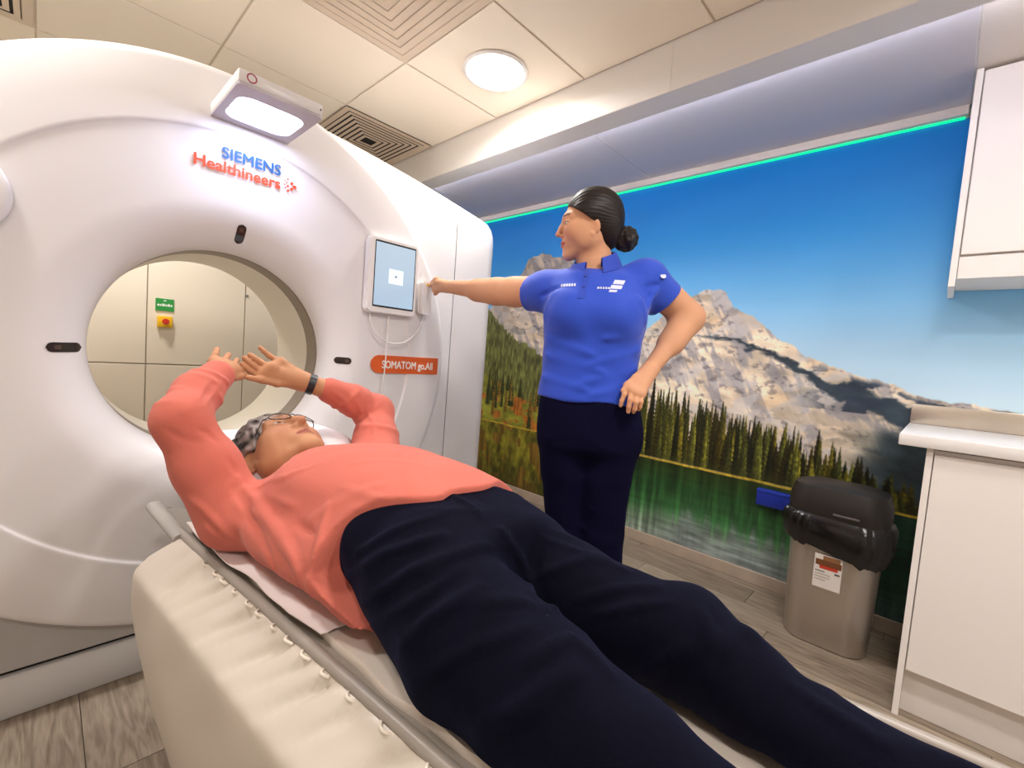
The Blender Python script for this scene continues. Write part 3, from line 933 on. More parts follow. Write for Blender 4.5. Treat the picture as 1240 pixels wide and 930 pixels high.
MB().prism([(1.056 + 0.006 * math.cos(k * PI / 4), 1.450 + 0.006 * math.sin(k * PI / 4)) for k in range(8)], F, 1.7433, 1.7427).build('spinner', mat('spinner grey', (10, 10, 10), 0.3, emit=((120, 134, 146), 0.8)), sc_o, 0)
rem = empty('hand_controller', (1.215, 1.755, 1.31)); tag(rem, 'small white handset docked beside the tablet under the woman\'s fingers', 'controller')
G = lambda u, v, d: (u - 1.215, d - 1.755, v - 1.31)
MB().prism(rrect(1.186, 1.246, 1.312, 1.45, 0.008), G, 1.7755, 1.756).build('dock', M_tabw, rem, 30)
MB().prism(rrect(1.196, 1.242, 1.306, 1.456, 0.010), G, 1.7545, 1.735).build('handset', M_tabw, rem, 30)
MB().prism(rrect(1.212, 1.226, 1.438, 1.448, 0.004), G, 1.7352, 1.733).build('button', mat('button yellow', (232, 196, 60), 0.4), rem, 0)
def bez(p0, p1, p2, p3, n=18):
    out = []
    for k in range(n + 1):
        t = k / n
        out.append(tuple(np.array(p0) * (1 - t) ** 3 + 3 * np.array(p1) * t * (1 - t) ** 2 + 3 * np.array(p2) * t * t * (1 - t) + np.array(p3) * t ** 3))
    return out
M_cable = mat('cable white', (226, 220, 216), 0.4)
tag(MB().tube(bez((0.955, 1.765, 1.285), (0.975, 1.75, 1.11), (1.18, 1.735, 1.13), (1.215, 1.745, 1.305)), 0.0028, 8).build('cable', M_cable), 'white cable looping from the tablet to the handset', 'cable', 'white cables below the tablet')
tag(MB().tube(bez((1.045, 1.765, 1.285), (1.034, 1.735, 1.15), (1.030, 1.760, 1.05), (1.028, 1.768, 0.55)) , 0.0026, 8).build('cable', M_cable), 'thin white cable hanging straight down across the orange plate', 'cable', 'white cables below the tablet')

# signs on the back wall
sg = MB().box(0.545, 0.648, 3.978, 3.988, 1.277, 1.362).build('wall_sign', mat('sign green', (36, 150, 62), 0.5), smooth=0)
tag(sg, 'small green sign with white text on the back wall', 'sign')
mat('sign white', (235, 240, 232), 0.5)
for x0_, x1_ in ((0.554, 0.566), (0.569, 0.577), (0.580, 0.597), (0.600, 0.609), (0.612, 0.626), (0.629, 0.639)):
    MB().box(x0_, x1_, 3.9774, 3.9785, 1.309, 1.323 if x0_ not in (0.580, 0.612) else 1.327).build('print_mark', MATS['sign white'], sg, smooth=0)
MB().prism([(0.585, 1.345), (0.608, 1.345), (0.5965, 1.355)], lambda u, v, d: (u, d, v), 3.9785, 3.9774).build('arrow', MATS['sign white'], sg, 0)
es = empty('emergency_stop', (0.597, 3.986, 1.20)); tag(es, 'yellow box with red emergency stop button under the green sign', 'button')
MB().box(-0.042, 0.042, -0.035, 0.0, -0.038, 0.04, 0.005).build('box', mat('stop yellow', (246, 196, 20), 0.45), es, 30)
MB().loops([[(r * math.cos(2 * PI * k / 24), y_, 0.003 + r * math.sin(2 * PI * k / 24)) for k in range(24)] for r, y_ in ((0.011, -0.034), (0.011, -0.048), (0.019, -0.05), (0.021, -0.056), (0.018, -0.063), (0.0006, -0.065))]).build('push_button', mat('stop red', (214, 52, 26), 0.4), es, 40)
tag(MB().loops([[(1.100 + 0.009 + r * math.cos(2 * PI * k / 12), y_, 1.458 + r * math.sin(2 * PI * k / 12)) for k in range(12)] for r, y_ in ((0.011, 3.987), (0.011, 3.978), (0.0006, 3.977))]).build('wall_lock', mat('lock grey', (160, 154, 148), 0.35, metal=0.6)), 'small grey round lock on the right back wall panel', 'lock')

# ================================================================ KITCHEN UNITS
bc = empty('base_cabinet', (2.4, -0.3, 0)); tag(bc, 'white laminate base cabinet under the steel-edged worktop', 'cabinet')
def lb_(m, x0, x1, y0, y1, z0, z1, r=0.0): return m.box(x0 - 2.4, x1 - 2.4, y0 + 0.3, y1 + 0.3, z0, z1, r, 1)
lb_(MB(), 2.076, 2.700, -0.003, 0.015, 0.0, 0.945, 0.001).build('end_panel', M_cab, bc, smooth=0)
lb_(MB(), 2.098, 2.700, -1.50, -0.004, 0.17, 0.940).build('body', M_cab, bc, smooth=0)
for k in range(3):
    ya = -0.006 - 0.499 * k
    lb_(MB(), 2.076, 2.096, ya - 0.496, ya, 0.172, 0.926, 0.0015).build('door', M_cab, bc, smooth=0)
lb_(MB(), 2.131, 2.149, -1.50, -0.004, 0.0, 0.168).build('plinth', M_cab, bc, smooth=0)
wt = empty('worktop', (2.4, -0.3, 0.947)); tag(wt, 'pale worktop with steel upstand along the mural wall', 'worktop')
MB().box(2.05 - 2.4, 2.714 - 2.4, -1.2, 0.389, 0.0, 0.040, 0.004).build('slab', mat('worktop white', (232, 226, 222), 0.3), wt, 30)
MB().box(2.690 - 2.4, 2.708 - 2.4, -1.2, 0.387, 0.041, 0.126, 0.002).build('upstand', mat('upstand steel', (206, 194, 178), 0.30, metal=0.85, vary=(3, 0.1)), wt, 30)
wc = empty('wall_cabinet', (2.55, -0.3, 1.57)); tag(wc, 'white wall cupboard hung above the worktop', 'cabinet')
def wb_(x0, x1, y0, y1, z0, z1, r=0.0): return MB().box(x0 - 2.55, x1 - 2.55, y0 + 0.3, y1 + 0.3, z0 - 1.57, z1 - 1.57, r, 1)
wb_(2.400, 2.712, 0.001, 0.021, 1.541, 2.344, 0.001).build('side_panel', M_cab, wc, smooth=0)
wb_(2.422, 2.712, -1.50, 0.000, 1.572, 2.340).build('body', M_cab, wc, smooth=0)
for k in range(3):
    ya = -0.003 - 0.499 * k
    wb_(2.400, 2.420, ya - 0.496, ya, 1.660, 2.332, 0.0015).build('door', M_cab, wc, smooth=0)
wb_(2.404, 2.422, -1.50, -0.001, 1.570, 1.652, 0.001).build('bottom_rail', M_cab, wc, smooth=0)

# ================================================================ WASTE BIN
wbn = empty('waste_bin', (2.43, 0.27, 0)); tag(wbn, 'brushed steel waste bin with black lid beside the cabinet', 'bin')
def bin_loop(hy, hx, z, r, n=10):
    return [(u, v, z) for v, u in rrect(-hy, hy, -hx, hx, r, n)]
MB().loops([bin_loop(0.150, 0.108, 0.004, 0.085), bin_loop(0.153, 0.110, 0.012, 0.088), bin_loop(0.170, 0.122, 0.560, 0.098)], True, True).build('body', M_steel, wbn, 40)
MB().loops([bin_loop(0.178, 0.130, 0.560, 0.095), bin_loop(0.182, 0.134, 0.590, 0.095), bin_loop(0.180, 0.132, 0.640, 0.095), bin_loop(0.165, 0.118, 0.688, 0.085), bin_loop(0.120, 0.080, 0.702, 0.06)], True, True).build('lid', mat('bin lid black', (38, 33, 30), 0.45), wbn, 40)
MB().box(-0.139, -0.130, -0.085, 0.005, 0.585, 0.594, 0.002, 1).build('handle', mat('bin handle grey', (92, 86, 82), 0.35), wbn, 30)
st = MB().box(-0.1225, -0.1185, -0.048, 0.050, 0.268, 0.412).build('sticker', mat('sticker white', (236, 228, 220), 0.5), wbn, 0)
st.rotation_euler = (0, math.radians(-1.3), 0); st.location = (0.004 - 0.0, 0, 0)
for y0, y1, z0, z1, c, nm in ((-0.046, 0.045, 0.365, 0.390, (120, 72, 40), 'picture'), (-0.040, 0.020, 0.388, 0.408, (150, 104, 66), 'picture'), (-0.034, 0.030, 0.352, 0.368, (206, 62, 40), 'banner'), (0.010, 0.044, 0.338, 0.342, (120, 116, 112), 'text_line'), (-0.010, 0.044, 0.326, 0.329, (170, 164, 160), 'text_line'), (-0.010, 0.044, 0.314, 0.317, (170, 164, 160), 'text_line'), (0.005, 0.044, 0.302, 0.305, (170, 164, 160), 'text_line'), (-0.042, -0.024, 0.338, 0.345, (90, 86, 84), 'pictogram')):
    MB().box(-0.1235, -0.1222, y0, y1, z0, z1).build(nm, mat('print ' + str(c), c, 0.5), st, 0)
# liner
n = 120
rows = []
prof = [(0.170, 0.122, 0.575, 0.0), (0.186, 0.140, 0.568, 0.3), (0.196, 0.150, 0.545, 0.7), (0.199, 0.153, 0.515, 1.0), (0.195, 0.149, 0.485, 1.0), (0.190, 0.143, 0.455, 0.9), (0.182, 0.134, 0.43, 0.7), (0.176, 0.128, 0.445, 0.3)]
rr_ = np.random.default_rng(3)
ph = rr_.random(12) * 6.28
base_l = rrect(-1, 1, -1, 1, 0.6, 29)
for hy, hx, z, amp in prof:
    row = []
    for k in range(n):
        a = 2 * PI * k / n
        v, u = base_l[k]
        wv = sum(math.sin(a * f + ph[i] + z * 9 * (i + 1)) / (1 + 0.35 * i) for i, f in enumerate((5, 9, 13, 21, 34))) * 0.0032 * amp
        front_right = math.exp(-((v + 0.55) / 0.5) ** 2) * (1 if u < 0.3 else 0.3)
        dz = -0.045 * front_right * amp + wv * 2.5 + 0.014 * amp * v
        row.append((u * (hx + wv), v * (hy + wv), z + dz))
    rows.append(row)
liner = MB().loops(rows).build('bin_liner', mat('liner black film', (20, 18, 17), 0.22, bump=(38, 0.6)), None, 60)
liner.location = (2.43, 0.27, 0)
tag(liner, 'crinkled black plastic bin liner folded over the steel bin rim', 'bin bag')
bh = empty('blue_holder', (2.695, 0.555, 0.452)); tag(bh, 'small blue holder on the mural behind the bin lid', 'holder')
MB().box(-0.018, 0.018, -0.10, 0.108, 0.0, 0.088, 0.004).build('tray', mat('holder blue', (18, 44, 150), 0.4), bh, 30)
MB().box(-0.022, -0.017, -0.10, 0.108, 0.074, 0.088, 0.002).build('rim', mat('holder blue rim', (26, 58, 172), 0.4), bh, 30)

# ================================================================ PATIENT TABLE (local frame: x across, y toward the bore)
TA = math.radians(6.0)
TLOC = (0.447, 1.75, 0.0)
tbl = empty('patient_table', TLOC, TA); tag(tbl, 'CT patient table with beige vinyl covered base and grey cradle', 'table')
M_vinyl = mat('vinyl beige', (214, 202, 188), 0.36, vary=(3, 0.03))
cs = [(-0.230, 0.600), (-0.246, 0.620), (-0.250, 0.638), (-0.255, 0.643), (-0.261, 0.640), (-0.268, 0.633), (-0.277, 0.625), (-0.286, 0.617), (-0.296, 0.608), (-0.306, 0.599), (-0.315, 0.591), (-0.323, 0.584), (-0.330, 0.577), (-0.3345, 0.570), (-0.3365, 0.560), (-0.337, 0.545), (-0.337, 0.51), (-0.336, 0.47), (-0.335, 0.42), (-0.332, 0.36), (-0.327, 0.30), (-0.321, 0.24), (-0.314, 0.20), (-0.300, 0.185)]
loop2 = cs + [(w * -1, z) for w, z in reversed(cs)]
rr_ = np.random.default_rng(8)
folds = [(0.50, .2, .005, .022), (0.585, .4, .011, .013), (0.655, .8, .004, .010), (0.715, .9, .014, .014), (0.79, 1.2, .006, .011), (0.855, 1.1, .016, .014), (0.915, 1.4, .006, .010), (0.985, 1.2, .016, .015), (1.06, 1.3, .008, .011), (1.12, 1.2, .015, .014), (1.2, 1.2, .009, .012), (1.30, 1.1, .012, .016)]
def cover_point(u, w, z):
    u0 = 0.385 + (0.24 * ((0.46 - z) / 0.27) ** 1.4 if z < 0.46 else 0) + (0.0 if z < 0.6 else 0.03 * (z - 0.6) / 0.03)
    t = (u - 0.4) / 1.8
    uu = u0 + (2.2 - u0) * t
    nx_, nz_ = 0.0, 0.0
    if abs(w) < 0.334 and z > 0.572:
        a = (abs(w) - 0.25) / 0.085
        d = 0.0
        for uf, sl, dep, wd in folds:
            d -= 1.45 * dep * math.exp(-((uu - uf + sl * (abs(w) - 0.25)) / wd) ** 2)
        d += 0.003 * math.sin(uu * 17 + 1.0)
        d *= max(0.0, min(1, a * 4)) * max(0.0, 1 - a * 0.95)
        nx_, nz_ = (-0.62 if w < 0 else 0.62) * d, 0.78 * d
    elif z < 0.53:
        d = 0.004 * math.sin(uu * 11 + z * 9) * math.sin(z * 6) + 0.002 * math.sin(uu * 31 - z * 14)
        nx_ = d if w < 0 else -d
    return (w + nx_, -uu, z + nz_)
us = np.concatenate([np.linspace(0.4, 0.43, 5), np.linspace(0.44, 1.7, 210), np.linspace(1.72, 2.2, 20)])
def shrink(l, s):  # rounded end
    return l
rows = [[cover_point(u, w, z) for w, z in loop2] for u in us]
c0 = np.mean(np.array(rows[0]), 0)
endr = []
for s, dy in ((0.90, 0.012), (0.95, 0.010), (0.985, 0.005)):
    endr.append([((p[0] - c0[0]) * (1 - (1 - s) * 0.35) + c0[0], p[1] + dy, (p[2] - c0[2]) * (1 - (1 - s) * 0.35) + c0[2]) for p in rows[0]])
MB().loops(endr + rows, True, True).build('base_cover', M_vinyl, tbl, 50)
MB().box(-0.25, 0.25, -2.0, -0.62, 0.0, 0.045, 0.012).build('floor_plate', M_white, tbl, 30)
MB().box(-0.21, 0.21, -1.9, -0.75, 0.045, 0.20).build('pedestal', M_gbase, tbl, 30)
# grey cradle
M_cradle = mat('cradle grey', (158, 148, 138), 0.38)
def cradle_sec(u, hw):
    top, bot = [], []
    for k in range(25):
        w = -hw + 2 * hw * k / 24
        q = (w / 0.24) ** 2
        top.append((w, -u, 0.607 + 0.043 * q)); bot.append((w * 1.012, -u, 0.596 + 0.040 * q))
    rim_r = [(hw * 1.02, -u, 0.652 - (0.24 - hw) * 0.3), (hw * 1.035, -u, 0.646 - (0.24 - hw) * 0.3)]
    rim_l = [(-hw * 1.035, -u, 0.646 - (0.24 - hw) * 0.3), (-hw * 1.02, -u, 0.652 - (0.24 - hw) * 0.3)]
    return top + rim_r + bot[::-1] + rim_l
MB().loops([cradle_sec(u, hw) for u, hw in ((0.165, 0.20), (0.17, 0.225), (0.19, 0.237), (0.23, 0.24), (0.8, 0.24), (1.5, 0.24), (2.25, 0.24))], True, True).build('cradle', M_cradle, tbl, 50)
# side rails of the cradle: rolled grey edges
for s in (-1, 1):
    MB().tube([(s * 0.243, -0.20, 0.640), (s * 0.245, -0.24, 0.646), (s * 0.245, -1.2, 0.646), (s * 0.245, -2.24, 0.646)], [0.006, 0.0105, 0.0105, 0.0105], 10).build('side_rail', M_cradle, tbl, 50)
# soft grey roll at the head end
MB().loops([[(-0.250 + 0.020 * math.cos(a) * s, -(0.185 + 0.045 * q), 0.662 - 0.004 * q + 0.013 * math.sin(a) * s) for a in [2 * PI * k / 14 for k in range(14)]] for q, s in ((0, 0.85), (0.12, 1.0), (2, 1.0), (4, 0.95), (5.2, 0.9))], True, True).build('edge_pad', mat('pad grey', (168, 162, 156), 0.5), tbl, 60)
# tie loops along the cover edge
for k, u in enumerate((0.60, 0.66, 0.70, 0.76, 0.82, 0.865, 0.925, 0.975, 1.03, 1.09, 1.16, 1.24, 1.33)):
    L_ = 0.018 + 0.008 * ((k * 7) % 3) / 2
    pts = [(-0.253 - 0.009 * math.sin(PI * t) - 0.003 * t, -(u + L_ * (t - 0.5)), 0.642 + 0.004 * math.sin(PI * t) - 0.003 * t) for t in [q / 8 for q in range(9)]]
    MB().tube(pts, 0.0028, 6).build('tie_loop', mat('tie cord', (236, 224, 208), 0.5), tbl, 60)
# mattress
def mat_sec(u, hw, zt):
    out = []
    for k in range(17):
        w = -hw + 2 * hw * k / 16
        out.append((w, -u, zt + 0.016 * (w / hw) ** 2 + 0.0015 * math.sin(u * 40 + w * 25)))
    return out + [(hw * 1.02, -u, zt + 0.006), (hw * 0.98, -u, zt - 0.012)] + [(-hw * 0.98, -u, zt - 0.012), (-hw * 1.02, -u, zt + 0.006)]
mtr = MB().loops([mat_sec(u, 0.218 + 0.004 * math.sin(u * 17) + 0.002 * math.sin(u * 43), 0.640) for u in np.linspace(0.40, 2.22, 90)], True, True).build('mattress', mat('mattress cover', (226, 212, 198), 0.5), None, 60)
mtr.location = TLOC; mtr.rotation_euler = (0, 0, TA); tag(mtr, 'thin off-white mattress pad on the grey table cradle', 'mattress')
# paper sheet edge near the shoulder
def sheet_pt(u, t):
    wo = -np.interp(u, [0.40, 0.55, 0.70, 0.80, 0.95, 1.02], [0.236, 0.246, 0.247, 0.238, 0.247, 0.232])
    w = wo + (0.22 + wo) * 0 + t * (0.40)
    z = 0.6655 + 0.010 * max(0, (abs(w) - 0.19) / 0.05) - 0.022 * (1 - min(1, (w / 0.2) ** 2)) * 0 + 0.003 * math.sin(u * 35 + t * 5)
    if t < 0.05: z -= 0.004
    return (w, -u, z)
tt_ = [0, 0.03, 0.06, 0.1, 0.2, 0.4, 0.7, 1.0]
topr = [[sheet_pt(u, t) for t in tt_] for u in np.linspace(0.40, 1.03, 40)]
rows = [r + [(p[0], p[1], p[2] - 0.002) for p in r[::-1]] for r in topr]
sh = MB().loops(rows, True, True).build('paper_sheet', mat('paper white', (246, 236, 232), 0.6), None, 60)
sh.location = TLOC; sh.rotation_euler = (0, 0, TA); tag(sh, 'white paper sheet edge showing beside the patient\'s shoulder', 'sheet')
# pillow
pf = Field()
pf.ell((0.01, -0.33, 0.745), (0.235, 0.235, 0.125), None, 0.03)
pf.ell((0.11, -0.36, 0.80), (0.105, 0.17, 0.075), None, 0.06)
pf.ell((-0.10, -0.26, 0.79), (0.11, 0.12, 0.07), None, 0.06)
pf.ell((-0.03, -0.42, 0.90), (0.10, 0.20, 0.105), None, 0.03, op=-1)
pf.disp = lambda P: 0.004 * np.sin(P[:, 0] * 31 + P[:, 1] * 22) * np.sin(P[:, 1] * 27)
pf.clips = [lambda P: 0.650 - P[:, 2]]
v, q = pf.mesh((-0.30, -0.62, 0.60), (0.30, -0.05, 0.93), 0.006)
pil = np_obj('pillow', [(relax(v, q, 2), q)], mat('pillow white', (240, 238, 242), 0.6, bump=(60, 0.15)))
pil.location = TLOC; pil.rotation_euler = (0, 0, TA); tag(pil, 'white pillow under the patient\'s head at the bore', 'pillow')

# ================================================================ PEOPLE
M_skin = mat('skin', rough=0.58, attr='Col', sss=0.06, spec=0.22)
def fold_disp(lines, noise=None):
    L = [(np.array(a, np.float32), np.array(b, np.float32), amp, wd) for a, b, amp, wd in lines]
    def fn(P):
        d = np.zeros(len(P), np.float32)
        for a, b, amp, wd in L:
            c = (a + b) / 2; R = np.linalg.norm(b - a) / 2 + 3 * wd
            m = np.abs(P - c).max(1) < R
            if not m.any(): continue
            Q = P[m] - a
            ab = b - a
            t = np.clip(Q @ ab / (ab @ ab), 0, 1)
            r2 = np.sum((Q - t[:, None] * ab) ** 2, 1)
            d[m] += amp * np.exp(-r2 / wd ** 2) * np.sin(PI * np.clip(t * 0.9 + 0.05, 0, 1)) ** 0.5
        if noise is not None:
            d += noise(P)
        return d
    return fn

def poly_folds(polys):
    LL = [(np.array(p, np.float32), a, w) for p, a, w in polys if len(p) > 1]
    def fn(P):
        d = np.zeros(len(P), np.float32)
        for p, a, w in LL:
            lo_, hi_ = p.min(0) - 3 * w, p.max(0) + 3 * w
            m = np.all((P > lo_) & (P < hi_), 1)
            if not m.any(): continue
            Q = P[m]
            best = np.full(len(Q), 9.0, np.float32); par = np.zeros(len(Q), np.float32)
            n = len(p) - 1
            for i in range(n):
                ab = p[i + 1] - p[i]
                q = Q - p[i]
                t = np.clip(q @ ab / (ab @ ab + 1e-9), 0, 1)
                r2 = np.sum((q - t[:, None] * ab) ** 2, 1)
                k = r2 < best
                best = np.where(k, r2, best); par = np.where(k, (i + t) / n, par)
            d[m] += a * np.exp(-best / w ** 2) * np.sin(PI * np.clip(0.06 + 0.88 * par, 0, 1)) ** 0.6
        return d
    return fn
# crease lines of the clothes, in the table's frame: points on the cloth, height, width
TR_FOLDS = [
    ([(-0.0359, -1.1177, 0.8862), (-0.0333, -1.1587, 0.8774), (-0.0391, -1.2002, 0.8666)], 0.007, 0.007),
    ([(-0.1963, -1.0508, 0.7582), (-0.2056, -1.11, 0.8026), (-0.1938, -1.1366, 0.8269), (-0.1769, -1.1616, 0.8418), (-0.1556, -1.1832, 0.8518), (-0.1276, -1.1987, 0.858)], 0.008, 0.008),
    ([(-0.2132, -1.1151, 0.7453), (-0.2166, -1.1589, 0.782), (-0.2076, -1.1841, 0.8055), (-0.1924, -1.2015, 0.8234), (-0.174, -1.2209, 0.8341), (-0.1509, -1.2361, 0.842), (-0.1197, -1.245, 0.8455), (-0.079, -1.2483, 0.8451)], 0.009, 0.009),
    ([(-0.1966, -1.0661, 0.805), (-0.1875, -1.0987, 0.8314), (-0.1693, -1.1183, 0.8507), (-0.1471, -1.1379, 0.863), (-0.1189, -1.1532, 0.8707), (-0.0811, -1.1607, 0.8743)], 0.006, 0.007),
    ([(-0.2363, -1.2415, 0.7468), (-0.2308, -1.2602, 0.7721), (-0.2195, -1.2728, 0.7913), (-0.205, -1.2869, 0.8059), (-0.1859, -1.297, 0.8172), (-0.1614, -1.3033, 0.8255)], 0.01, 0.01),
    ([(-0.1724, -1.3261, 0.8154), (-0.1508, -1.342, 0.8154), (-0.129, -1.3583, 0.8111), (-0.1158, -1.3801, 0.8053)], 0.01, 0.008),
    ([(-0.2229, -1.4219, 0.7478), (-0.2115, -1.4341, 0.7613), (-0.1973, -1.4448, 0.7724), (-0.1806, -1.4559, 0.7803), (-0.1607, -1.4679, 0.7842)], 0.01, 0.01),
    ([(0.0071, -1.2793, 0.7711), (0.0274, -1.3043, 0.7842), (0.0488, -1.3288, 0.7968), (0.0786, -1.3493, 0.8052), (0.0968, -1.3769, 0.8011), (0.0988, -1.411, 0.7993)], 0.009, 0.009),
    ([(0.0208, -1.3626, 0.758), (0.0366, -1.3899, 0.7727), (0.0536, -1.4164, 0.7865), (0.0688, -1.445, 0.7937), (0.082, -1.4741, 0.8007)], 0.008, 0.008),
    ([(0.0177, -1.483, 0.6912), (0.0133, -1.5125, 0.7314), (0.0244, -1.5366, 0.7594)], 0.009, 0.009),
    ([(-0.0332, -1.2374, 0.8556), (-0.0287, -1.2578, 0.8329), (-0.0007, -1.2616, 0.7975), (0.0035, -1.2768, 0.7712), (-0.0904, -1.348, 0.8036), (-0.1103, -1.382, 0.8039)], 0.01, 0.008),
    ([(-0.2342, -1.3795, 0.7054), (-0.2318, -1.3984, 0.7289), (-0.2251, -1.4169, 0.7439), (-0.2158, -1.4341, 0.7551), (-0.204, -1.4496, 0.7638)], 0.009, 0.01),
    ([(-0.1896, -1.4139, 0.7875), (-0.1612, -1.4273, 0.7973), (-0.1263, -1.439, 0.7962), (-0.1243, -1.4675, 0.7858), (-0.1345, -1.496, 0.7794)], 0.009, 0.009),
    ([(0.0193, -1.3975, 0.7482), (0.028, -1.4256, 0.7629), (0.0397, -1.4516, 0.7752), (0.0489, -1.4784, 0.7864), (0.0568, -1.5049, 0.7975)], 0.007, 0.007),
    ([(0.0666, -1.5441, 0.797), (0.0506, -1.5573, 0.7819), (0.0372, -1.567, 0.7655), (0.0256, -1.5661, 0.7438), (0.0186, -1.5644, 0.7198)], 0.009, 0.009),
    ([(0.0575, -1.604, 0.7669), (0.0332, -1.6035, 0.7466), (0.0187, -1.5986, 0.7214), (0.016, -1.5893, 0.6881)], 0.008, 0.009),
    ([(0.064, -1.6638, 0.7472), (0.0615, -1.6818, 0.7424), (0.0575, -1.6989, 0.7386), (0.0572, -1.7164, 0.736), (0.0576, -1.7333, 0.7334), (0.0577, -1.7496, 0.731), (0.0563, -1.7652, 0.7297)], 0.007, 0.01),
    ([(-0.2438, -1.274, 0.7124), (-0.2413, -1.2987, 0.7379), (-0.2333, -1.3168, 0.7565), (-0.2218, -1.3312, 0.7713), (-0.2088, -1.3472, 0.7821), (-0.1939, -1.3625, 0.7907), (-0.1781, -1.3772, 0.7986), (-0.1586, -1.39, 0.8042)], 0.007, 0.009),
    ([(-0.2069, -1.131, 0.7105), (-0.2241, -1.1952, 0.7634), (-0.2174, -1.2255, 0.7897), (-0.2027, -1.2448, 0.8088), (-0.1815, -1.2572, 0.8231), (-0.1532, -1.2641, 0.8335)], 0.006, 0.008),
    ([(0.0556, -1.262, 0.824), (0.0734, -1.289, 0.8146), (0.0797, -1.322, 0.8107), (0.0914, -1.3518, 0.8068), (0.1095, -1.3782, 0.8003)], 0.006, 0.007),
    ([(-0.1178, -1.0374, 0.8793), (-0.0986, -1.0719, 0.8842), (-0.0736, -1.0993, 0.886), (-0.0529, -1.1311, 0.8823)], -0.004, 0.006),
]
SW_FOLDS = [
    ([(-0.2098, -0.6343, 0.8364), (-0.2037, -0.6733, 0.8092), (-0.21, -0.7401, 0.794), (-0.2174, -0.8103, 0.7854), (-0.2261, -0.8778, 0.7796), (-0.2354, -0.9289, 0.7676), (-0.2391, -0.9641, 0.7499), (-0.234, -0.9817, 0.7239)], 0.007, 0.008),
    ([(-0.226, -0.6479, 0.8204), (-0.2212, -0.6848, 0.7925), (-0.2241, -0.7383, 0.7726), (-0.2348, -0.8036, 0.7605), (-0.2406, -0.8539, 0.7454), (-0.2361, -0.8799, 0.7205)], -0.006, 0.006),
    ([(-0.224, -0.6156, 0.8754), (-0.2193, -0.6219, 0.8612), (-0.2146, -0.6284, 0.8471)], -0.007, 0.006),
    ([(-0.2944, -0.6017, 0.7976), (-0.2771, -0.6355, 0.7793), (-0.2619, -0.6635, 0.7544), (-0.245, -0.6862, 0.7275)], 0.006, 0.008),
    ([(-0.2765, -0.6405, 0.7464), (-0.2568, -0.6691, 0.7209)], 0.005, 0.007),
    ([(-0.179, -0.9457, 0.8467), (-0.1981, -0.9639, 0.8218), (-0.2182, -0.9854, 0.8002), (-0.2336, -1.0003, 0.7771)], 0.006, 0.007),
    ([(-0.2392, -0.9438, 0.7472), (-0.2312, -0.9575, 0.717)], 0.006, 0.006),
    ([(-0.2387, -0.9907, 0.7495), (-0.2296, -0.9995, 0.717)], 0.006, 0.006),
    ([(-0.2602, -0.556, 0.9849), (-0.2227, -0.503, 1.0049), (-0.1927, -0.4656, 1.0332)], 0.005, 0.005),
    ([(-0.2985, -0.5673, 0.9757), (-0.2643, -0.5387, 1.0018), (-0.2273, -0.4853, 1.035)], 0.005, 0.006),
    ([(-0.2002, -0.6545, 0.8172), (-0.1743, -0.6861, 0.8307), (-0.1745, -0.7698, 0.8621), (-0.1549, -0.8051, 0.8822), (-0.1264, -0.8241, 0.8974)], 0.004, 0.007),
    ([(-0.1517, -0.9445, 0.8785), (-0.1473, -0.9965, 0.8806), (-0.1434, -1.045, 0.8813), (-0.1374, -1.0867, 0.8785)], 0.003, 0.01),
    ([(-0.0958, -0.8961, 0.908), (-0.069, -0.9212, 0.9133), (-0.0415, -0.9463, 0.916), (-0.0271, -0.9878, 0.9155), (-0.01, -1.0247, 0.9139)], 0.003, 0.01),
    ([(-0.197, -0.6969, 0.8088), (-0.2101, -0.7645, 0.7935), (-0.2226, -0.8271, 0.7805), (-0.2328, -0.886, 0.7705), (-0.2385, -0.9323, 0.7578)], 0.004, 0.008),
    ([(0.1066, -0.4684, 1.0018), (0.1396, -0.4706, 0.9779), (0.1643, -0.4651, 0.9415)], 0.006, 0.006),
    ([(0.1579, -0.4746, 0.994), (0.1864, -0.4828, 0.9579), (0.1901, -0.4901, 0.9126)], 0.006, 0.006),
    ([(0.2105, -0.4882, 0.9371), (0.2019, -0.5451, 0.9082), (0.1636, -0.5912, 0.876)], 0.006, 0.006),
    ([(-0.327, -0.5584, 0.9411), (-0.3044, -0.5756, 0.9231), (-0.2767, -0.5902, 0.9152)], -0.004, 0.007),
    ([(-0.2745, -0.5806, 0.9403), (-0.2557, -0.5833, 0.9293), (-0.2433, -0.5933, 0.9122)], -0.004, 0.006),
]

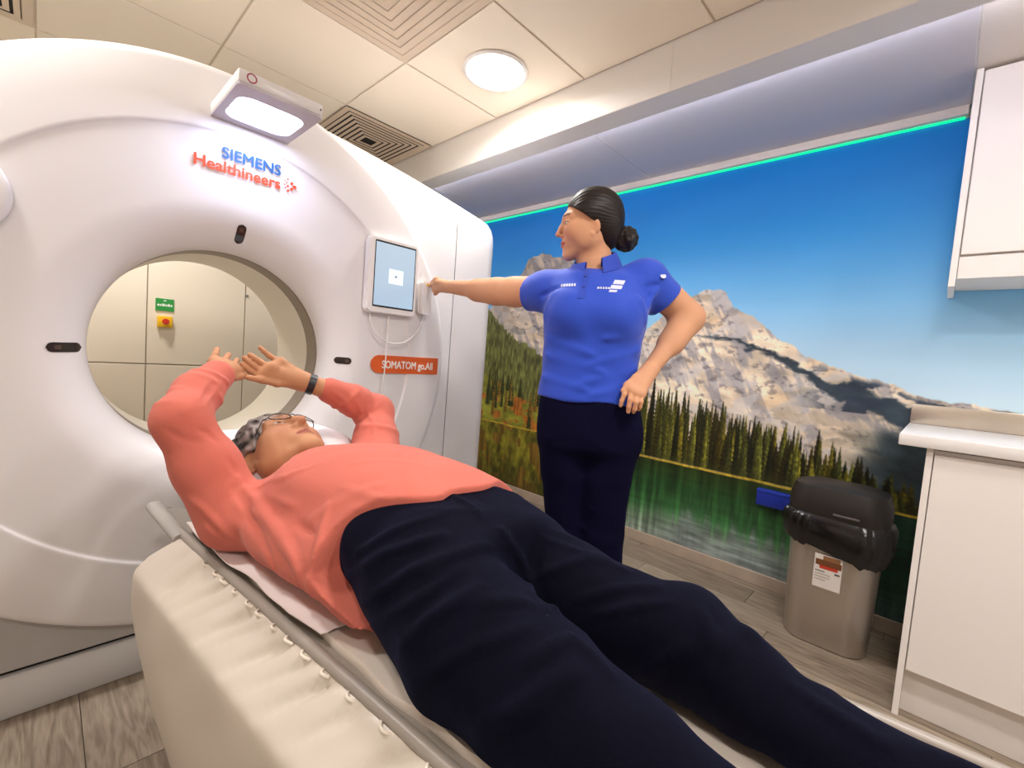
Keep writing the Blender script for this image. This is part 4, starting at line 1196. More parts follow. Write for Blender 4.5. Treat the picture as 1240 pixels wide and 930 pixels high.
def add_head(F, c, R, s, female):
    c = np.array(c, float); R = np.array(R, float)
    T = lambda x, y, z: c + R @ (np.array((x, y, z)) * s)
    E3 = lambda p, r, k, op=1: F.ell(T(*p), np.array(r) * s, R, k * s, op)
    Cn = lambda a, b, ra, rb, k, op=1: F.cone(T(*a), T(*b), ra * s, rb * s, k * s, op)
    E3((0, -0.020, 0.036), (0.073, 0.095, 0.088), 0.01)
    E3((0, 0.025, -0.015), (0.062, 0.070, 0.085), 0.03)
    for m in (-1, 1):
        Cn((m * 0.055, 0.000, -0.058), (m * 0.014, 0.070, -0.102), 0.020, 0.016, 0.03)
        E3((m * 0.040, 0.056, -0.026), (0.026, 0.030, 0.030), 0.03)
        E3((m * 0.056, 0.015, -0.04), (0.016, 0.04, 0.04), 0.03)
        Cn((m * 0.012, 0.088 if not female else 0.0815, 0.030), (m * 0.045, 0.072 if not female else 0.066, 0.030), 0.010, 0.009, 0.018)
        E3((m * 0.031, 0.103, 0.006), (0.017, 0.018, 0.011), 0.014, -1)
        E3((m * 0.031, 0.0755, 0.006), (0.0150, 0.0145, 0.0125), 0.003)
        # eyelids
        Cn((m * 0.018, 0.086, 0.0125), (m * 0.044, 0.078, 0.0115), 0.0046, 0.0044, 0.004)
        Cn((m * 0.020, 0.0855, -0.002), (m * 0.043, 0.078, -0.001), 0.0036, 0.0036, 0.004)
        # ear
        th = math.radians(24)
        n_ = R[:, 0] * m * math.cos(th) + R[:, 1] * math.sin(th)          # ear plate normal, turned forward
        p_ = R[:, 1] * math.cos(th) - R[:, 0] * m * math.sin(th)
        ea = np.column_stack([n_, p_ * 0.97 - R[:, 2] * 0.24, R[:, 2] * 0.97 + p_ * 0.24])
        es = 0.82 if female else 1.0
        F.ell(T(m * (0.080 if not female else 0.077), -0.012, -0.012), np.array((0.0070, 0.021 * es, 0.034 * es)) * s, ea, 0.005 * s)
        F.ell(T(m * 0.086, -0.003, -0.008), np.array((0.0070, 0.0115, 0.020)) * s, ea, 0.003 * s, -1)
        E3((m * 0.076, -0.002, -0.042), (0.0085, 0.009, 0.010), 0.006)
        # nose wing
        E3((m * 0.0125, 0.096, -0.036), (0.009 if not female else 0.0075, 0.010, 0.008 if not female else 0.007), 0.008)
    E3((0, 0.078, -0.106), (0.021, 0.018, 0.016), 0.02)
    Cn((0, 0.086 if not female else 0.083, 0.026), (0, 0.102 if not female else 0.1005, -0.008), 0.0085, 0.0095 if not female else 0.008, 0.014 if not female else 0.010)
    Cn((0, 0.102 if not female else 0.1005, -0.008), (0, 0.1115 if not female else 0.1135, -0.030), 0.0095 if not female else 0.008, 0.0115 if not female else 0.0095, 0.01)
    for m in (-1, 1):
        E3((m * 0.0065, 0.108, -0.0425), (0.0036, 0.006, 0.004), 0.003, -1)
    E3((0, 0.074, -0.066), (0.030, 0.024, 0.024), 0.02)
    for m in (-1, 1):
        up = 0.0025 if female else 0.0
        Cn((0, 0.0975, -0.0605), (m * 0.023, 0.083, -0.066 + up), 0.0052, 0.003, 0.004)
        Cn((0, 0.0965, -0.0725), (m * 0.021, 0.083, -0.068 + up), 0.0062, 0.003, 0.004)
        Cn((0, 0.103, -0.0668), (m * 0.023, 0.089, -0.0662 + up), 0.0017, 0.0012, 0.0025, -1)

def head_color(v, c, R, s, col, skin, lip, brow, female):
    q = (v - np.array(c)) @ np.array(R) / s
    x, y, z = q[:, 0], q[:, 1], q[:, 2]
    near = (np.abs(x) < 0.1) & (np.abs(y) < 0.14) & (np.abs(z) < 0.14)
    ax = np.abs(x)
    def mix(m, rgb):
        m = (m * near)[:, None]
        col[:] = col * (1 - m) + lin(rgb) * m
    mix(0.35 * np.exp(-((ax - 0.040) / 0.022) ** 2 - ((z + 0.03) / 0.025) ** 2) * (y > 0.03), lip)
    mix(0.30 * np.exp(-(ax / 0.014) ** 2 - ((z + 0.03) / 0.018) ** 2) * (y > 0.09), lip)
    lz = -0.0665 + (ax / 0.023) ** 2 * (0.0025 if female else 0)
    mix(0.9 * smooth(1.2, 0.85, np.sqrt((ax / 0.0245) ** 2 + ((z - lz) / 0.0115) ** 2)) * (y > 0.075), lip)
    mix(0.8 * smooth(1.3, 0.6, np.abs(z - lz) / 0.0016) * (ax < 0.0225) * (y > 0.075), tuple(np.array(lip) * 0.45))
    bz = 0.0305 + 0.004 * np.sin(np.clip((ax - 0.012) / 0.038, 0, 1) * PI * 0.8)
    mix(0.85 * smooth(1.2, 0.6, np.abs(z - bz) / (0.0042 if female else 0.005)) * smooth(0.010, 0.015, ax) * smooth(0.054, 0.046, ax) * (y > 0.05), brow)
    e = np.sqrt(((ax - 0.031) / 0.0135) ** 2 + ((z - 0.0062) / (0.0052 if female else 0.0035)) ** 2)
    mix(smooth(1.1, 0.9, e) * (y > 0.06), (226, 218, 212))
    mix(smooth(1.1, 0.9, e) * smooth(1.2, 0.85, np.hypot(ax - 0.031, z - 0.006) / 0.0058) * (y > 0.06), (42, 26, 18))
    ez = 0.0115 if female else 0.0095
    mix((0.8 if female else 0.5) * smooth(1.4, 0.6, np.abs(z - ez + ((ax - 0.031) / 0.014) ** 2 * 0.004) / 0.0018) * smooth(0.0165, 0.013, np.abs(ax - 0.031)) * (y > 0.06), (30, 20, 16))
    return col

def hand(F, wrist, rw, knuckles, rk, fingers, thumb, k=0.010):
    w = np.array(wrist, float)
    for p in knuckles:
        p = np.array(p, float)
        F.cone(w + (p - w) * 0.18, p, rw * 0.86, rk, k)
    for a, b in zip(knuckles[:-1], knuckles[1:]):
        F.cone(a, b, rk, rk, k)
    for ch, r in fingers:
        F.chain(ch, [r * (1.08 - 0.09 * i) for i in range(len(ch))], 0.003)
    ch, r = thumb
    F.chain(ch, [r * (1.25 - 0.12 * i) for i in range(len(ch))], 0.007)

# ---------------------------------------------------------------- patient, lying on the table (u toward the feet, w across, z up)
V = lambda u, w, z: (w, -u, z)
PH_C = V(0.463, -0.038, 0.827)
PH_R = np.array([[0.988, 0.151, -0.033], [0.068, -0.234, 0.970], [-0.139, 0.960, 0.241]])
_x = PH_R[:, 0] / np.linalg.norm(PH_R[:, 0]); _y = PH_R[:, 1] - _x * (PH_R[:, 1] @ _x); _y /= np.linalg.norm(_y)
_z = PH_R[:, 2] - _x * (PH_R[:, 2] @ _x) - _y * (PH_R[:, 2] @ _y); _z /= np.linalg.norm(_z)
PH_R = np.column_stack([_x, _y, _z]); PH_S = 1.08
SK_P, SK_PD = (188, 136, 100), (160, 92, 78)

hf = Field()
add_head(hf, PH_C, PH_R, PH_S, False)
hf.cone(np.array(PH_C) + PH_R @ np.array((0, -0.015, -0.07)), V(0.63, -0.02, 0.775), 0.056, 0.064, 0.03)
v, q = hf.mesh(V(0.75, -0.20, 0.64), V(0.25, 0.14, 1.02), 0.0022)
parts = [(relax(v, q, 1, 0.4), q)]
# far (left) hand, near (right) hand
af = Field()
wf = V(0.405, 0.058, 1.022)
kn = [V(0.372, -0.010, 1.080), V(0.380, -0.040, 1.064), V(0.376, -0.052, 1.050), V(0.374, -0.060, 1.039)]
fing = [([V(0.372, -0.012, 1.081), V(0.362, -0.036, 1.097), V(0.354, -0.048, 1.109), V(0.348, -0.056, 1.118)], 0.0078),
        ([V(0.380, -0.042, 1.063), V(0.364, -0.064, 1.081), V(0.356, -0.075, 1.090), V(0.350, -0.083, 1.097)], 0.0086),
        ([V(0.374, -0.054, 1.049), V(0.362, -0.078, 1.068), V(0.356, -0.089, 1.079), V(0.350, -0.097, 1.088)], 0.0088),
        ([V(0.370, -0.064, 1.038), V(0.360, -0.086, 1.054), V(0.355, -0.096, 1.063), V(0.350, -0.102, 1.071)], 0.0085)]
hand(af, wf, 0.027, kn, 0.0125, fing, ([V(0.400, 0.012, 1.022), V(0.397, -0.028, 1.021), V(0.390, -0.066, 1.030), V(0.382, -0.098, 1.036)], 0.0086), 0.014)
af.chain([V(0.43, 0.11, 1.004), wf], [0.030, 0.026], 0.012)
af.cone(V(0.43, 0.11, 1.004), V(0.432, 0.17, 0.98), 0.030, 0.034, 0.01)
v, q = af.mesh(V(0.50, -0.13, 0.93), V(0.32, 0.21, 1.14), 0.0022)
parts.append((relax(v, q, 1, 0.4), q))
an = Field()
wn_ = V(0.378, -0.168, 1.048)
kn = [V(0.350, -0.171, 1.075), V(0.350, -0.150, 1.070), V(0.350, -0.128, 1.060), V(0.352, -0.112, 1.051)]
fing = [([V(0.350, -0.172, 1.076), V(0.338, -0.164, 1.092), V(0.326, -0.158, 1.101), V(0.318, -0.153, 1.107)], 0.0084),
        ([V(0.348, -0.150, 1.071), V(0.336, -0.138, 1.082), V(0.324, -0.130, 1.089), V(0.314, -0.123, 1.094)], 0.0084),
        ([V(0.348, -0.128, 1.061), V(0.336, -0.116, 1.069), V(0.326, -0.109, 1.075), V(0.318, -0.103, 1.080)], 0.0080),
        ([V(0.350, -0.112, 1.052), V(0.340, -0.103, 1.058), V(0.332, -0.097, 1.062), V(0.324, -0.092, 1.066)], 0.0072)]
hand(an, wn_, 0.026, kn, 0.0120, fing, ([V(0.372, -0.152, 1.042), V(0.370, -0.130, 1.035), V(0.366, -0.112, 1.037), V(0.362, -0.096, 1.041)], 0.0086), 0.013)
an.chain([V(0.44, -0.235, 1.004), V(0.40, -0.19, 1.034), wn_], [0.033, 0.029, 0.026], 0.012)
v, q = an.mesh(V(0.50, -0.30, 0.95), V(0.29, -0.07, 1.13), 0.0022)
parts.append((relax(v, q, 1, 0.4), q))
# trunk, arms and legs of the body inside the clothes
TORSO = [(-1.24, 0.0, 0.755, 0.180, 0.098), (-1.15, 0.0, 0.768, 0.188, 0.110), (-1.05, 0.0, 0.782, 0.188, 0.118), (-0.95, 0.0, 0.786, 0.182, 0.118), (-0.80, 0.0, 0.780, 0.186, 0.112), (-0.70, 0.0, 0.768, 0.190, 0.098), (-0.63, 0.0, 0.752, 0.160, 0.074), (-0.585, 0.0, 0.748, 0.10, 0.052)]
NARM = [V(0.612, -0.208, 0.740), V(0.553, -0.246, 0.848), V(0.515, -0.286, 0.950), V(0.440, -0.234, 1.003), V(0.395, -0.178, 1.040)]
FARM = [V(0.610, 0.165, 0.775), V(0.505, 0.235, 0.855), V(0.442, 0.276, 0.932), V(0.432, 0.195, 0.970), V(0.430, 0.115, 1.003)]
NLEG = [V(1.14, -0.100, 0.750), V(1.30, -0.135, 0.728), V(1.45, -0.140, 0.716), V(1.60, -0.148, 0.700), V(1.96, -0.150, 0.700)]
FLEG = [V(1.14, 0.090, 0.745), V(1.33, 0.100, 0.722), V(1.52, 0.100, 0.725), V(1.70, 0.080, 0.695), V(1.96, 0.070, 0.692)]
bf = Field()
bf.loft(1, [(t, a, b, c - 0.018, d - 0.016) for t, a, b, c, d in TORSO], k=0.03)
bf.chain(NARM, [0.062, 0.054, 0.044, 0.038, 0.028], 0.03)
bf.chain(FARM, [0.062, 0.054, 0.043, 0.037, 0.028], 0.03)
bf.chain(NLEG, [0.072, 0.062, 0.048, 0.032, 0.028], 0.02)
bf.chain(FLEG, [0.072, 0.058, 0.050, 0.034, 0.028], 0.02)
bf.cone(V(0.50, -0.03, 0.81), V(0.64, -0.01, 0.775), 0.045, 0.06, 0.03)
for ft in (NLEG, FLEG):
    a = np.array(ft[-1]); bf.chain([a, a + (0, -0.03, -0.010), a + (0.0, -0.05, 0.10), a + (0, -0.06, 0.16)], [0.042, 0.04, 0.036, 0.026], 0.03)
v, q = bf.mesh((-0.40, -2.10, 0.62), (0.40, -0.33, 1.10), 0.008)
parts.append((v, q))
allv = np.concatenate([p[0] for p in parts])
col = np.repeat(lin(SK_P)[None], len(allv), 0)
col = head_color(allv, PH_C, PH_R, PH_S, col, SK_P, SK_PD, (70, 58, 52), False)
pat = np_obj('person', parts, M_skin, None, col)
pat.location = TLOC; pat.rotation_euler = (0, 0, TA)
tag(pat, 'person in coral sweatshirt and navy trousers lying on the table with arms raised', 'person', 'people in the scan room')

# hair: short, grey and black
def local_q(P, c, R, s): return (P - np.array(c, np.float32)) @ np.array(R, np.float32) / s
hr = Field()
E3 = lambda p, r, k, op=1: hr.ell(np.array(PH_C) + PH_R @ (np.array(p) * PH_S), np.array(r) * PH_S, PH_R, k, op)
E3((0, -0.026, 0.043), (0.094, 0.117, 0.106), 0.01)
E3((0, -0.075, -0.03), (0.074, 0.050, 0.062), 0.03)
for m in (-1, 1):
    E3((m * 0.062, 0.020, 0.035), (0.028, 0.050, 0.045), 0.02)
    E3((m * 0.098, -0.006, -0.018), (0.040, 0.024, 0.036), 0.006, -1)
def hdisp(P):
    q = local_q(P, PH_C, PH_R, PH_S)
    a = np.arctan2(q[:, 0], q[:, 2]) * 14 + q[:, 1] * 40
    return 0.0032 * np.sin(a + 2 * np.sin(q[:, 1] * 60)) * np.sin(q[:, 1] * 85 + q[:, 0] * 60) + 0.0022 * np.sin(q[:, 0] * 210 + q[:, 2] * 160) * np.sin(q[:, 1] * 190 - q[:, 2] * 120)
hr.disp = hdisp
def hairline(c, R, s_, slope, z0, low):
    def fn(P):
        q = local_q(P, c, R, s_)
        y, z = q[:, 1], q[:, 2]
        front = (z0 + slope * (y + 0.01) - z) * 0.75
        back = low - 0.3 * (y + 0.08) - z
        return np.where(y > -0.012, front, np.minimum(np.maximum(back, -1), np.maximum(back, front - (y * -1 - 0.012) * 4))).astype(np.float32)
    return fn
hr.clips = [hairline(PH_C, PH_R, PH_S, 0.92, -0.040, -0.095)]
v, q = hr.mesh(V(0.66, -0.20, 0.64), V(0.28, 0.12, 0.99), 0.0022)
qq = local_q(v, PH_C, PH_R, PH_S)
g = vnoise(qq[:, 0] * 160 + 40, qq[:, 1] * 50 + qq[:, 2] * 50 + 40, 4) * 0.6 + vnoise(qq[:, 0] * 60 + 9, qq[:, 2] * 70 + qq[:, 1] * 30 + 50, 6) * 0.4
g = np.clip((g - 0.35) * 2.4 + 0.60 * smooth(0.0, 0.07, qq[:, 1]) - 0.22, 0, 1)
hc = lin((42, 38, 38))[None] * (1 - g[:, None]) + lin((172, 164, 160))[None] * g[:, None]
np_obj('hair', [(v, q)], mat('grey hair', rough=0.55, attr='Col', spec=0.3), pat, hc)['label'] = 'short wavy grey and black hair'

# sweatshirt
sw = Field()
sw.loft(1, [(t, a, b, c + 0.012, d + 0.011) for t, a, b, c, d in TORSO], k=0.03)
sw.loft(1, [(-1.16, -0.002, 0.742, 0.228, 0.090), (-1.05, -0.004, 0.752, 0.232, 0.100), (-0.92, -0.006, 0.745, 0.232, 0.090), (-0.78, -0.006, 0.735, 0.232, 0.082), (-0.64, -0.004, 0.730, 0.215, 0.072)], k=0.025)
sw.chain(NARM, [0.074, 0.064, 0.053, 0.048, 0.040], 0.025)
sw.chain(FARM, [0.082, 0.066, 0.052, 0.046, 0.039], 0.025)
sw.cone(V(0.625, -0.09, 0.728), V(0.635, -0.17, 0.732), 0.050, 0.062, 0.02)
sw.cone(V(0.575, 0.08, 0.785), V(0.60, 0.16, 0.785), 0.055, 0.07, 0.04)
sw.cone(V(0.650, -0.180, 0.748), V(0.685, -0.045, 0.806), 0.062, 0.066, 0.025)
sw.ell(V(0.80, 0.0, 0.845), (0.16, 0.20, 0.055), None, 0.05)
# neck opening
sw.cone(V(0.44, -0.040, 0.850), V(0.570, -0.028, 0.825), 0.105, 0.078, 0.012, -1)
def hem(P):
    u, w, z = -P[:, 1], P[:, 0], P[:, 2]
    h = 1.125 - 0.125 * smooth(-0.06, -0.20, w) * smooth(0.67, 0.76, z) - 0.02 * smooth(0.05, 0.2, w)
    return (u - h - 0.006 * np.sin(w * 38) ).astype(np.float32)
sw.clips = [hem]
lines = []
def fl(a, b, amp, wd): lines.append((V(*a), V(*b), amp, wd))
# armpit folds on the near side
fl((0.645, -0.20, 0.845), (0.80, -0.165, 0.895), 0.0045, 0.011)
fl((0.66, -0.215, 0.82), (0.86, -0.20, 0.83), 0.0045, 0.011)
fl((0.66, -0.225, 0.79), (0.88, -0.215, 0.78), 0.004, 0.011)
fl((0.66, -0.23, 0.76), (0.85, -0.21, 0.73), 0.004, 0.011)
fl((0.645, -0.185, 0.862), (0.70, -0.06, 0.905), -0.005, 0.010)
fl((0.60, -0.12, 0.85), (0.68, -0.02, 0.89), 0.005, 0.010)
fl((0.60, -0.08, 0.855), (0.72, 0.04, 0.895), 0.004, 0.010)
fl((0.92, -0.19, 0.82), (1.02, -0.12, 0.895), 0.006, 0.011)
fl((0.88, -0.20, 0.80), (1.05, -0.20, 0.80), -0.005, 0.010)
fl((0.95, -0.20, 0.74), (1.10, -0.205, 0.70), 0.007, 0.010)
fl((0.98, -0.205, 0.70), (1.12, -0.21, 0.68), 0.006, 0.008)
fl((0.90, -0.205, 0.72), (1.06, -0.205, 0.76), 0.006, 0.010)
fl((0.90, 0.02, 0.915), (1.08, -0.10, 0.90), 0.004, 0.012)
fl((0.85, 0.10, 0.89), (1.08, 0.04, 0.905), 0.004, 0.012)
# elbow and cuff wrinkles
def rings(a, b, r, ts, amp, wd, tilt=0.35, seed=0):
    a = np.array(V(*a)); b = np.array(V(*b)); d = (b - a) / np.linalg.norm(b - a)
    n1 = np.cross(d, (0.3, 0.2, 0.9)); n1 /= np.linalg.norm(n1); n2 = np.cross(d, n1)
    rg = np.random.default_rng(seed)
    for t in ts:
        c = a + (b - a) * t
        a0 = rg.random() * 6.28
        pr = None
        for k in range(6):
            an_ = a0 + k / 5 * 3.6
            p = c + (n1 * math.cos(an_) + n2 * math.sin(an_)) * r + d * tilt * r * math.sin(an_)
            if pr is not None: lines.append((tuple(pr), tuple(p), amp, wd))
            pr = p
rings((0.515, -0.298, 0.950), (0.395, -0.180, 1.040), 0.050, (0.10, 0.25, 0.40, 0.55, 0.70, 0.85), 0.0055, 0.007, 0.4, 1)
rings((0.635, -0.175, 0.765), (0.515, -0.298, 0.950), 0.076, (0.72, 0.86), 0.005, 0.009, 0.4, 2)
rings((0.442, 0.276, 0.932), (0.430, 0.115, 1.003), 0.048, (0.05, 0.2, 0.35, 0.5, 0.68), 0.0055, 0.007, 0.5, 3)
rings((0.610, 0.165, 0.775), (0.442, 0.276, 0.932), 0.066, (0.5, 0.65, 0.8, 0.92), 0.006, 0.009, 0.5, 4)
_pf = poly_folds(SW_FOLDS)
sw.disp = fold_disp(lines, lambda P: _pf(P) + 0.0015 * np.sin(P[:, 0] * 34 + P[:, 1] * 21) * np.sin(P[:, 1] * 29 - P[:, 2] * 37))
sw.clips.append(lambda P: np.where(P[:, 2] > 0.93, -1.0, 0.6690 - P[:, 2]).astype(np.float32))
v, q = sw.mesh((-0.42, -1.20, 0.64), (0.40, -0.34, 1.11), 0.004)
M_coral = mat('coral cotton', (202, 107, 91), 0.85, spec=0.2, sheen=0.1, vary=(9, 0.03), bump=(420, 0.35))
np_obj('sweatshirt', [(relax(v, q, 1), q)], M_coral, pat)['label'] = 'coral long-sleeved sweatshirt'

# trousers
tr = Field()
tr.loft(1, [(-1.26, -0.012, 0.750, 0.195, 0.100), (-1.16, -0.010, 0.763, 0.197, 0.114), (-1.06, -0.004, 0.778, 0.194, 0.117), (-0.98, 0, 0.782, 0.186, 0.112)], k=0.03)
tr.chain([V(1.14, -0.100, 0.755), V(1.28, -0.135, 0.722), V(1.40, -0.137, 0.707), V(1.54, -0.145, 0.692), V(1.61, -0.148, 0.680), V(1.98, -0.150, 0.672)], [0.112, 0.104, 0.092, 0.076, 0.065, 0.062], 0.02)
tr.chain([V(1.14, 0.090, 0.745), V(1.315, 0.100, 0.715), V(1.43, 0.100, 0.708), V(1.515, 0.100, 0.722), V(1.60, 0.090, 0.697), V(1.70, 0.080, 0.675), V(1.98, 0.070, 0.664)], [0.108, 0.092, 0.085, 0.082, 0.070, 0.061, 0.060], 0.02)
tr.chain([V(1.575, 0.055, 0.765), V(1.598, 0.10, 0.760), V(1.602, 0.135, 0.742)], [0.010, 0.013, 0.010], 0.02)
tr.cone(V(1.17, 0.0, 0.755), V(1.24, 0.0, 0.725), 0.09, 0.05, 0.03)
lines = []
for a, b, amp, wd in (((1.13, -0.12, 0.885), (1.22, 0.03, 0.855), 0.006, .010), ((1.17, -0.17, 0.86), (1.27, 0.0, 0.815), 0.007, .011), ((1.22, -0.20, 0.84), (1.33, -0.03, 0.815), 0.008, .012), ((1.28, -0.22, 0.83), (1.40, -0.06, 0.83), 0.007, .012), ((1.20, 0.02, 0.82), (1.30, 0.12, 0.845), 0.008, .012), ((1.24, 0.03, 0.79), (1.38, 0.12, 0.835), 0.008, .012), ((1.30, 0.03, 0.775), (1.46, 0.09, 0.82), 0.008, .011), ((1.36, -0.05, 0.80), (1.42, -0.13, 0.875), 0.010, .011), ((1.42, -0.04, 0.79), (1.47, -0.12, 0.865), 0.009, .011), ((1.46, -0.19, 0.84), (1.54, -0.07, 0.84), 0.009, .012), ((1.53, -0.20, 0.82), (1.58, -0.07, 0.82), 0.009, .012), ((1.60, -0.19, 0.80), (1.68, -0.07, 0.80), 0.008, .013), ((1.55, 0.03, 0.74), (1.62, 0.15, 0.765), 0.010, .011), ((1.63, 0.05, 0.75), (1.72, 0.13, 0.765), 0.008, .012), ((1.70, 0.05, 0.745), (1.90, 0.10, 0.765), 0.007, .012), ((1.12, 0.05, 0.88), (1.16, 0.17, 0.85), 0.006, .010), ((1.14, 0.0, 0.885), (1.26, 0.0, 0.80), -0.006, .010), ((1.44, 0.04, 0.79), (1.52, 0.10, 0.825), 0.007, .010), ((1.48, 0.17, 0.80), (1.56, 0.12, 0.82), 0.007, .010)):
    dz = lambda p: -0.03 * min(1, max(0, (p[0] - 1.18) / 0.2))
    lines.append((V(a[0], a[1], a[2] + dz(a)), V(b[0], b[1], b[2] + dz(b)), amp, wd))
_pt = poly_folds(TR_FOLDS)
tr.disp = fold_disp([(a, b, amp * 0.6, wd) for a, b, amp, wd in lines], lambda P: 1.15 * _pt(P) + 0.0020 * np.sin(P[:, 0] * 31 + P[:, 1] * 24 + 1) * np.sin(P[:, 1] * 37 - P[:, 2] * 29))
tr.clips = [lambda P: (0.6655 - P[:, 2]).astype(np.float32), lambda P: (-1.965 - P[:, 1]).astype(np.float32)]
v, q = tr.mesh((-0.32, -2.0, 0.64), (0.30, -0.94, 0.95), 0.0045)
M_navy = mat('navy corduroy', (6, 6, 19), 0.9, sheen=0.05, spec=0.08, vary=(14, 0.15), bump=(260, 0.4))
np_obj('trousers', [(relax(v, q, 1), q)], M_navy, pat)['label'] = 'loose dark navy trousers'

# glasses
gl = empty('glasses', TLOC, TA); tag(gl, 'thin dark-rimmed glasses on the lying patient\'s face', 'glasses')
GP = lambda x, y, z: tuple(np.array(PH_C) + PH_R @ (np.array((x, y, z)) * PH_S))
M_rim = mat('glasses rim', (40, 34, 32), 0.3)
M_gls = mat('glasses lens', (205, 196, 192), 0.05, trans=0.9, alpha=0.45)
for m in (-1, 1):
    ol = [(m * (0.0335 + 0.0240 * math.cos(a) * (1 + 0.06 * math.cos(2 * a))), 0.006 + 0.0185 * math.sin(a) * (1 + 0.06 * math.cos(2 * a))) for a in [2 * PI * k / 28 for k in range(28)]]
    MB().tube([GP(x, 0.108 - 3.0 * x * x, z) for x, z in ol + ol[:2]], 0.0013, 6, False).build('rim', M_rim, gl, 60)
    MB().loops([[GP(x, 0.1085 - 3.0 * x * x, z) for x, z in ol], [GP(m * 0.0335 + (x - m * 0.0335) * 0.02, 0.1085 - 3.0 * 0.0335 ** 2, 0.006 + (z - 0.006) * 0.02) for x, z in ol]], False, True).build('lens', M_gls, gl, 60)
    MB().tube([GP(m * 0.058, 0.097, 0.012), GP(m * 0.069, 0.085, 0.014), GP(m * 0.075, 0.04, 0.013), GP(m * 0.079, 0.0, 0.014), GP(m * 0.082, -0.020, -0.002), GP(m * 0.080, -0.028, -0.020)], 0.0014, 6).build('temple', M_rim, gl, 60)
MB().tube([GP(-0.0105, 0.1075, 0.010), GP(0, 0.1105, 0.014), GP(0.0105, 0.1075, 0.010)], 0.0013, 6).build('bridge', M_rim, gl, 60)

# watch on the far wrist
wt_ = empty('wristwatch', TLOC, TA); tag(wt_, 'black fitness watch on the patient\'s left wrist', 'watch')
wc_ = np.array(V(0.408, 0.066, 1.0195)); wd_ = np.array(V(0.43, 0.115, 1.003)) - np.array(V(0.40, 0.05, 1.024)); wd_ /= np.linalg.norm(wd_)
n1 = np.cross(wd_, (0, 0.4, 0.9)); n1 /= np.linalg.norm(n1); n2 = np.cross(n1, wd_)
def wring(r, t): return [tuple(wc_ + wd_ * t + (n1 * math.cos(2 * PI * k / 40) * 1.05 + n2 * math.sin(2 * PI * k / 40)) * r) for k in range(40)]
MB().loops([wring(0.0270, -0.010), wring(0.0305, -0.0095), wring(0.0310, 0), wring(0.0305, 0.0095), wring(0.0270, 0.010), wring(0.0270, -0.010)]).build('band', mat('watch band', (30, 32, 36), 0.45), wt_, 40)
wcn = wc_ - n1 * 0.029
case = [wcn + wd_ * a * 0.0125 + n2 * b * 0.013 for a, b in rrect(-1, 1, -1, 1, 0.5, 4)]
MB().loops([[tuple(p) for p in case], [tuple(p - n1 * 0.007) for p in case]], True, True).build('case', mat('watch case', (24, 24, 28), 0.25), wt_, 40)

# ---------------------------------------------------------------- radiographer, standing (local frame: x to her left, y away from the table side, z up)
WLOC = (1.304, 0.883, 0.0); WRZ = math.radians(-55.9)
WH_C = (-0.042, 0.036, 1.622)
WH_R = np.column_stack([(0.022, -0.990, -0.138), (-0.996, -0.010, -0.089), (-0.087, -0.140, 0.986)])
_x = WH_R[:, 0] / np.linalg.norm(WH_R[:, 0]); _y = WH_R[:, 1] - _x * (WH_R[:, 1] @ _x); _y /= np.linalg.norm(_y)
_z = WH_R[:, 2] - _x * (WH_R[:, 2] @ _x) - _y * (WH_R[:, 2] @ _y); _z /= np.linalg.norm(_z)
_t = math.radians(9)
WH_R = np.column_stack([_x * math.cos(_t) - _y * math.sin(_t), _y * math.cos(_t) + _x * math.sin(_t), _z]); WH_S = 0.94
SK_W, SK_WD = (214, 158, 122), (186, 98, 86)
hf = Field()
add_head(hf, WH_C, WH_R, WH_S, True)
hf.chain([np.array(WH_C) + WH_R @ np.array((0, -0.022, -0.055)), (-0.010, 0.055, 1.50), (0.0, 0.045, 1.44)], [0.050, 0.053, 0.062], 0.03)
v, q = hf.mesh((-0.20, -0.10, 1.40), (0.12, 0.17, 1.78), 0.0022)
parts = [(relax(v, q, 1, 0.4), q)]
RARM = [(-0.160, 0.035, 1.390), (-0.380, 0.170, 1.396), (-0.629, 0.328, 1.428)]
LARM = [(0.165, 0.030, 1.455), (0.335, 0.105, 1.330), (0.205, -0.045, 1.150)]
ra = Field()
ra.chain(RARM, [0.050, 0.044, 0.027], 0.03)
ra.cone((-0.30, 0.122, 1.392), (-0.47, 0.23, 1.402), 0.046, 0.041, 0.03)
ra.cone((-0.20, 0.06, 1.388), (-0.30, 0.122, 1.388), 0.050, 0.047, 0.03)
w_ = np.array((-0.600, 0.345, 1.428))
kn = [(-0.668, 0.388, 1.462), (-0.674, 0.392, 1.446), (-0.674, 0.392, 1.430), (-0.668, 0.388, 1.416)]
fing = [([(-0.668, 0.388, 1.462), (-0.690, 0.418, 1.470), (-0.706, 0.428, 1.458), (-0.712, 0.430, 1.446)], 0.0078),
        ([(-0.674, 0.392, 1.446), (-0.698, 0.418, 1.450), (-0.694, 0.420, 1.432), (-0.678, 0.410, 1.428)], 0.0082),
        ([(-0.674, 0.392, 1.430), (-0.694, 0.412, 1.430), (-0.690, 0.412, 1.414), (-0.674, 0.402, 1.412)], 0.0080),
        ([(-0.668, 0.388, 1.416), (-0.684, 0.404, 1.412), (-0.680, 0.402, 1.400), (-0.668, 0.396, 1.402)], 0.0072)]
_o = np.array((-0.029, -0.0175, 0.0))
w_ = w_ + _o; kn = [np.array(p) + _o for p in kn]; fing = [([np.array(p) + _o for p in c_], r_) for c_, r_ in fing]
hand(ra, w_, 0.024, kn, 0.0115, fing, ([np.array(p) + _o for p in [(-0.622, 0.345, 1.440), (-0.655, 0.362, 1.448), (-0.686, 0.396, 1.446), (-0.712, 0.420, 1.438)]], 0.0076), 0.012)
v, q = ra.mesh((-0.79, -0.05, 1.30), (-0.08, 0.48, 1.52), 0.0026)
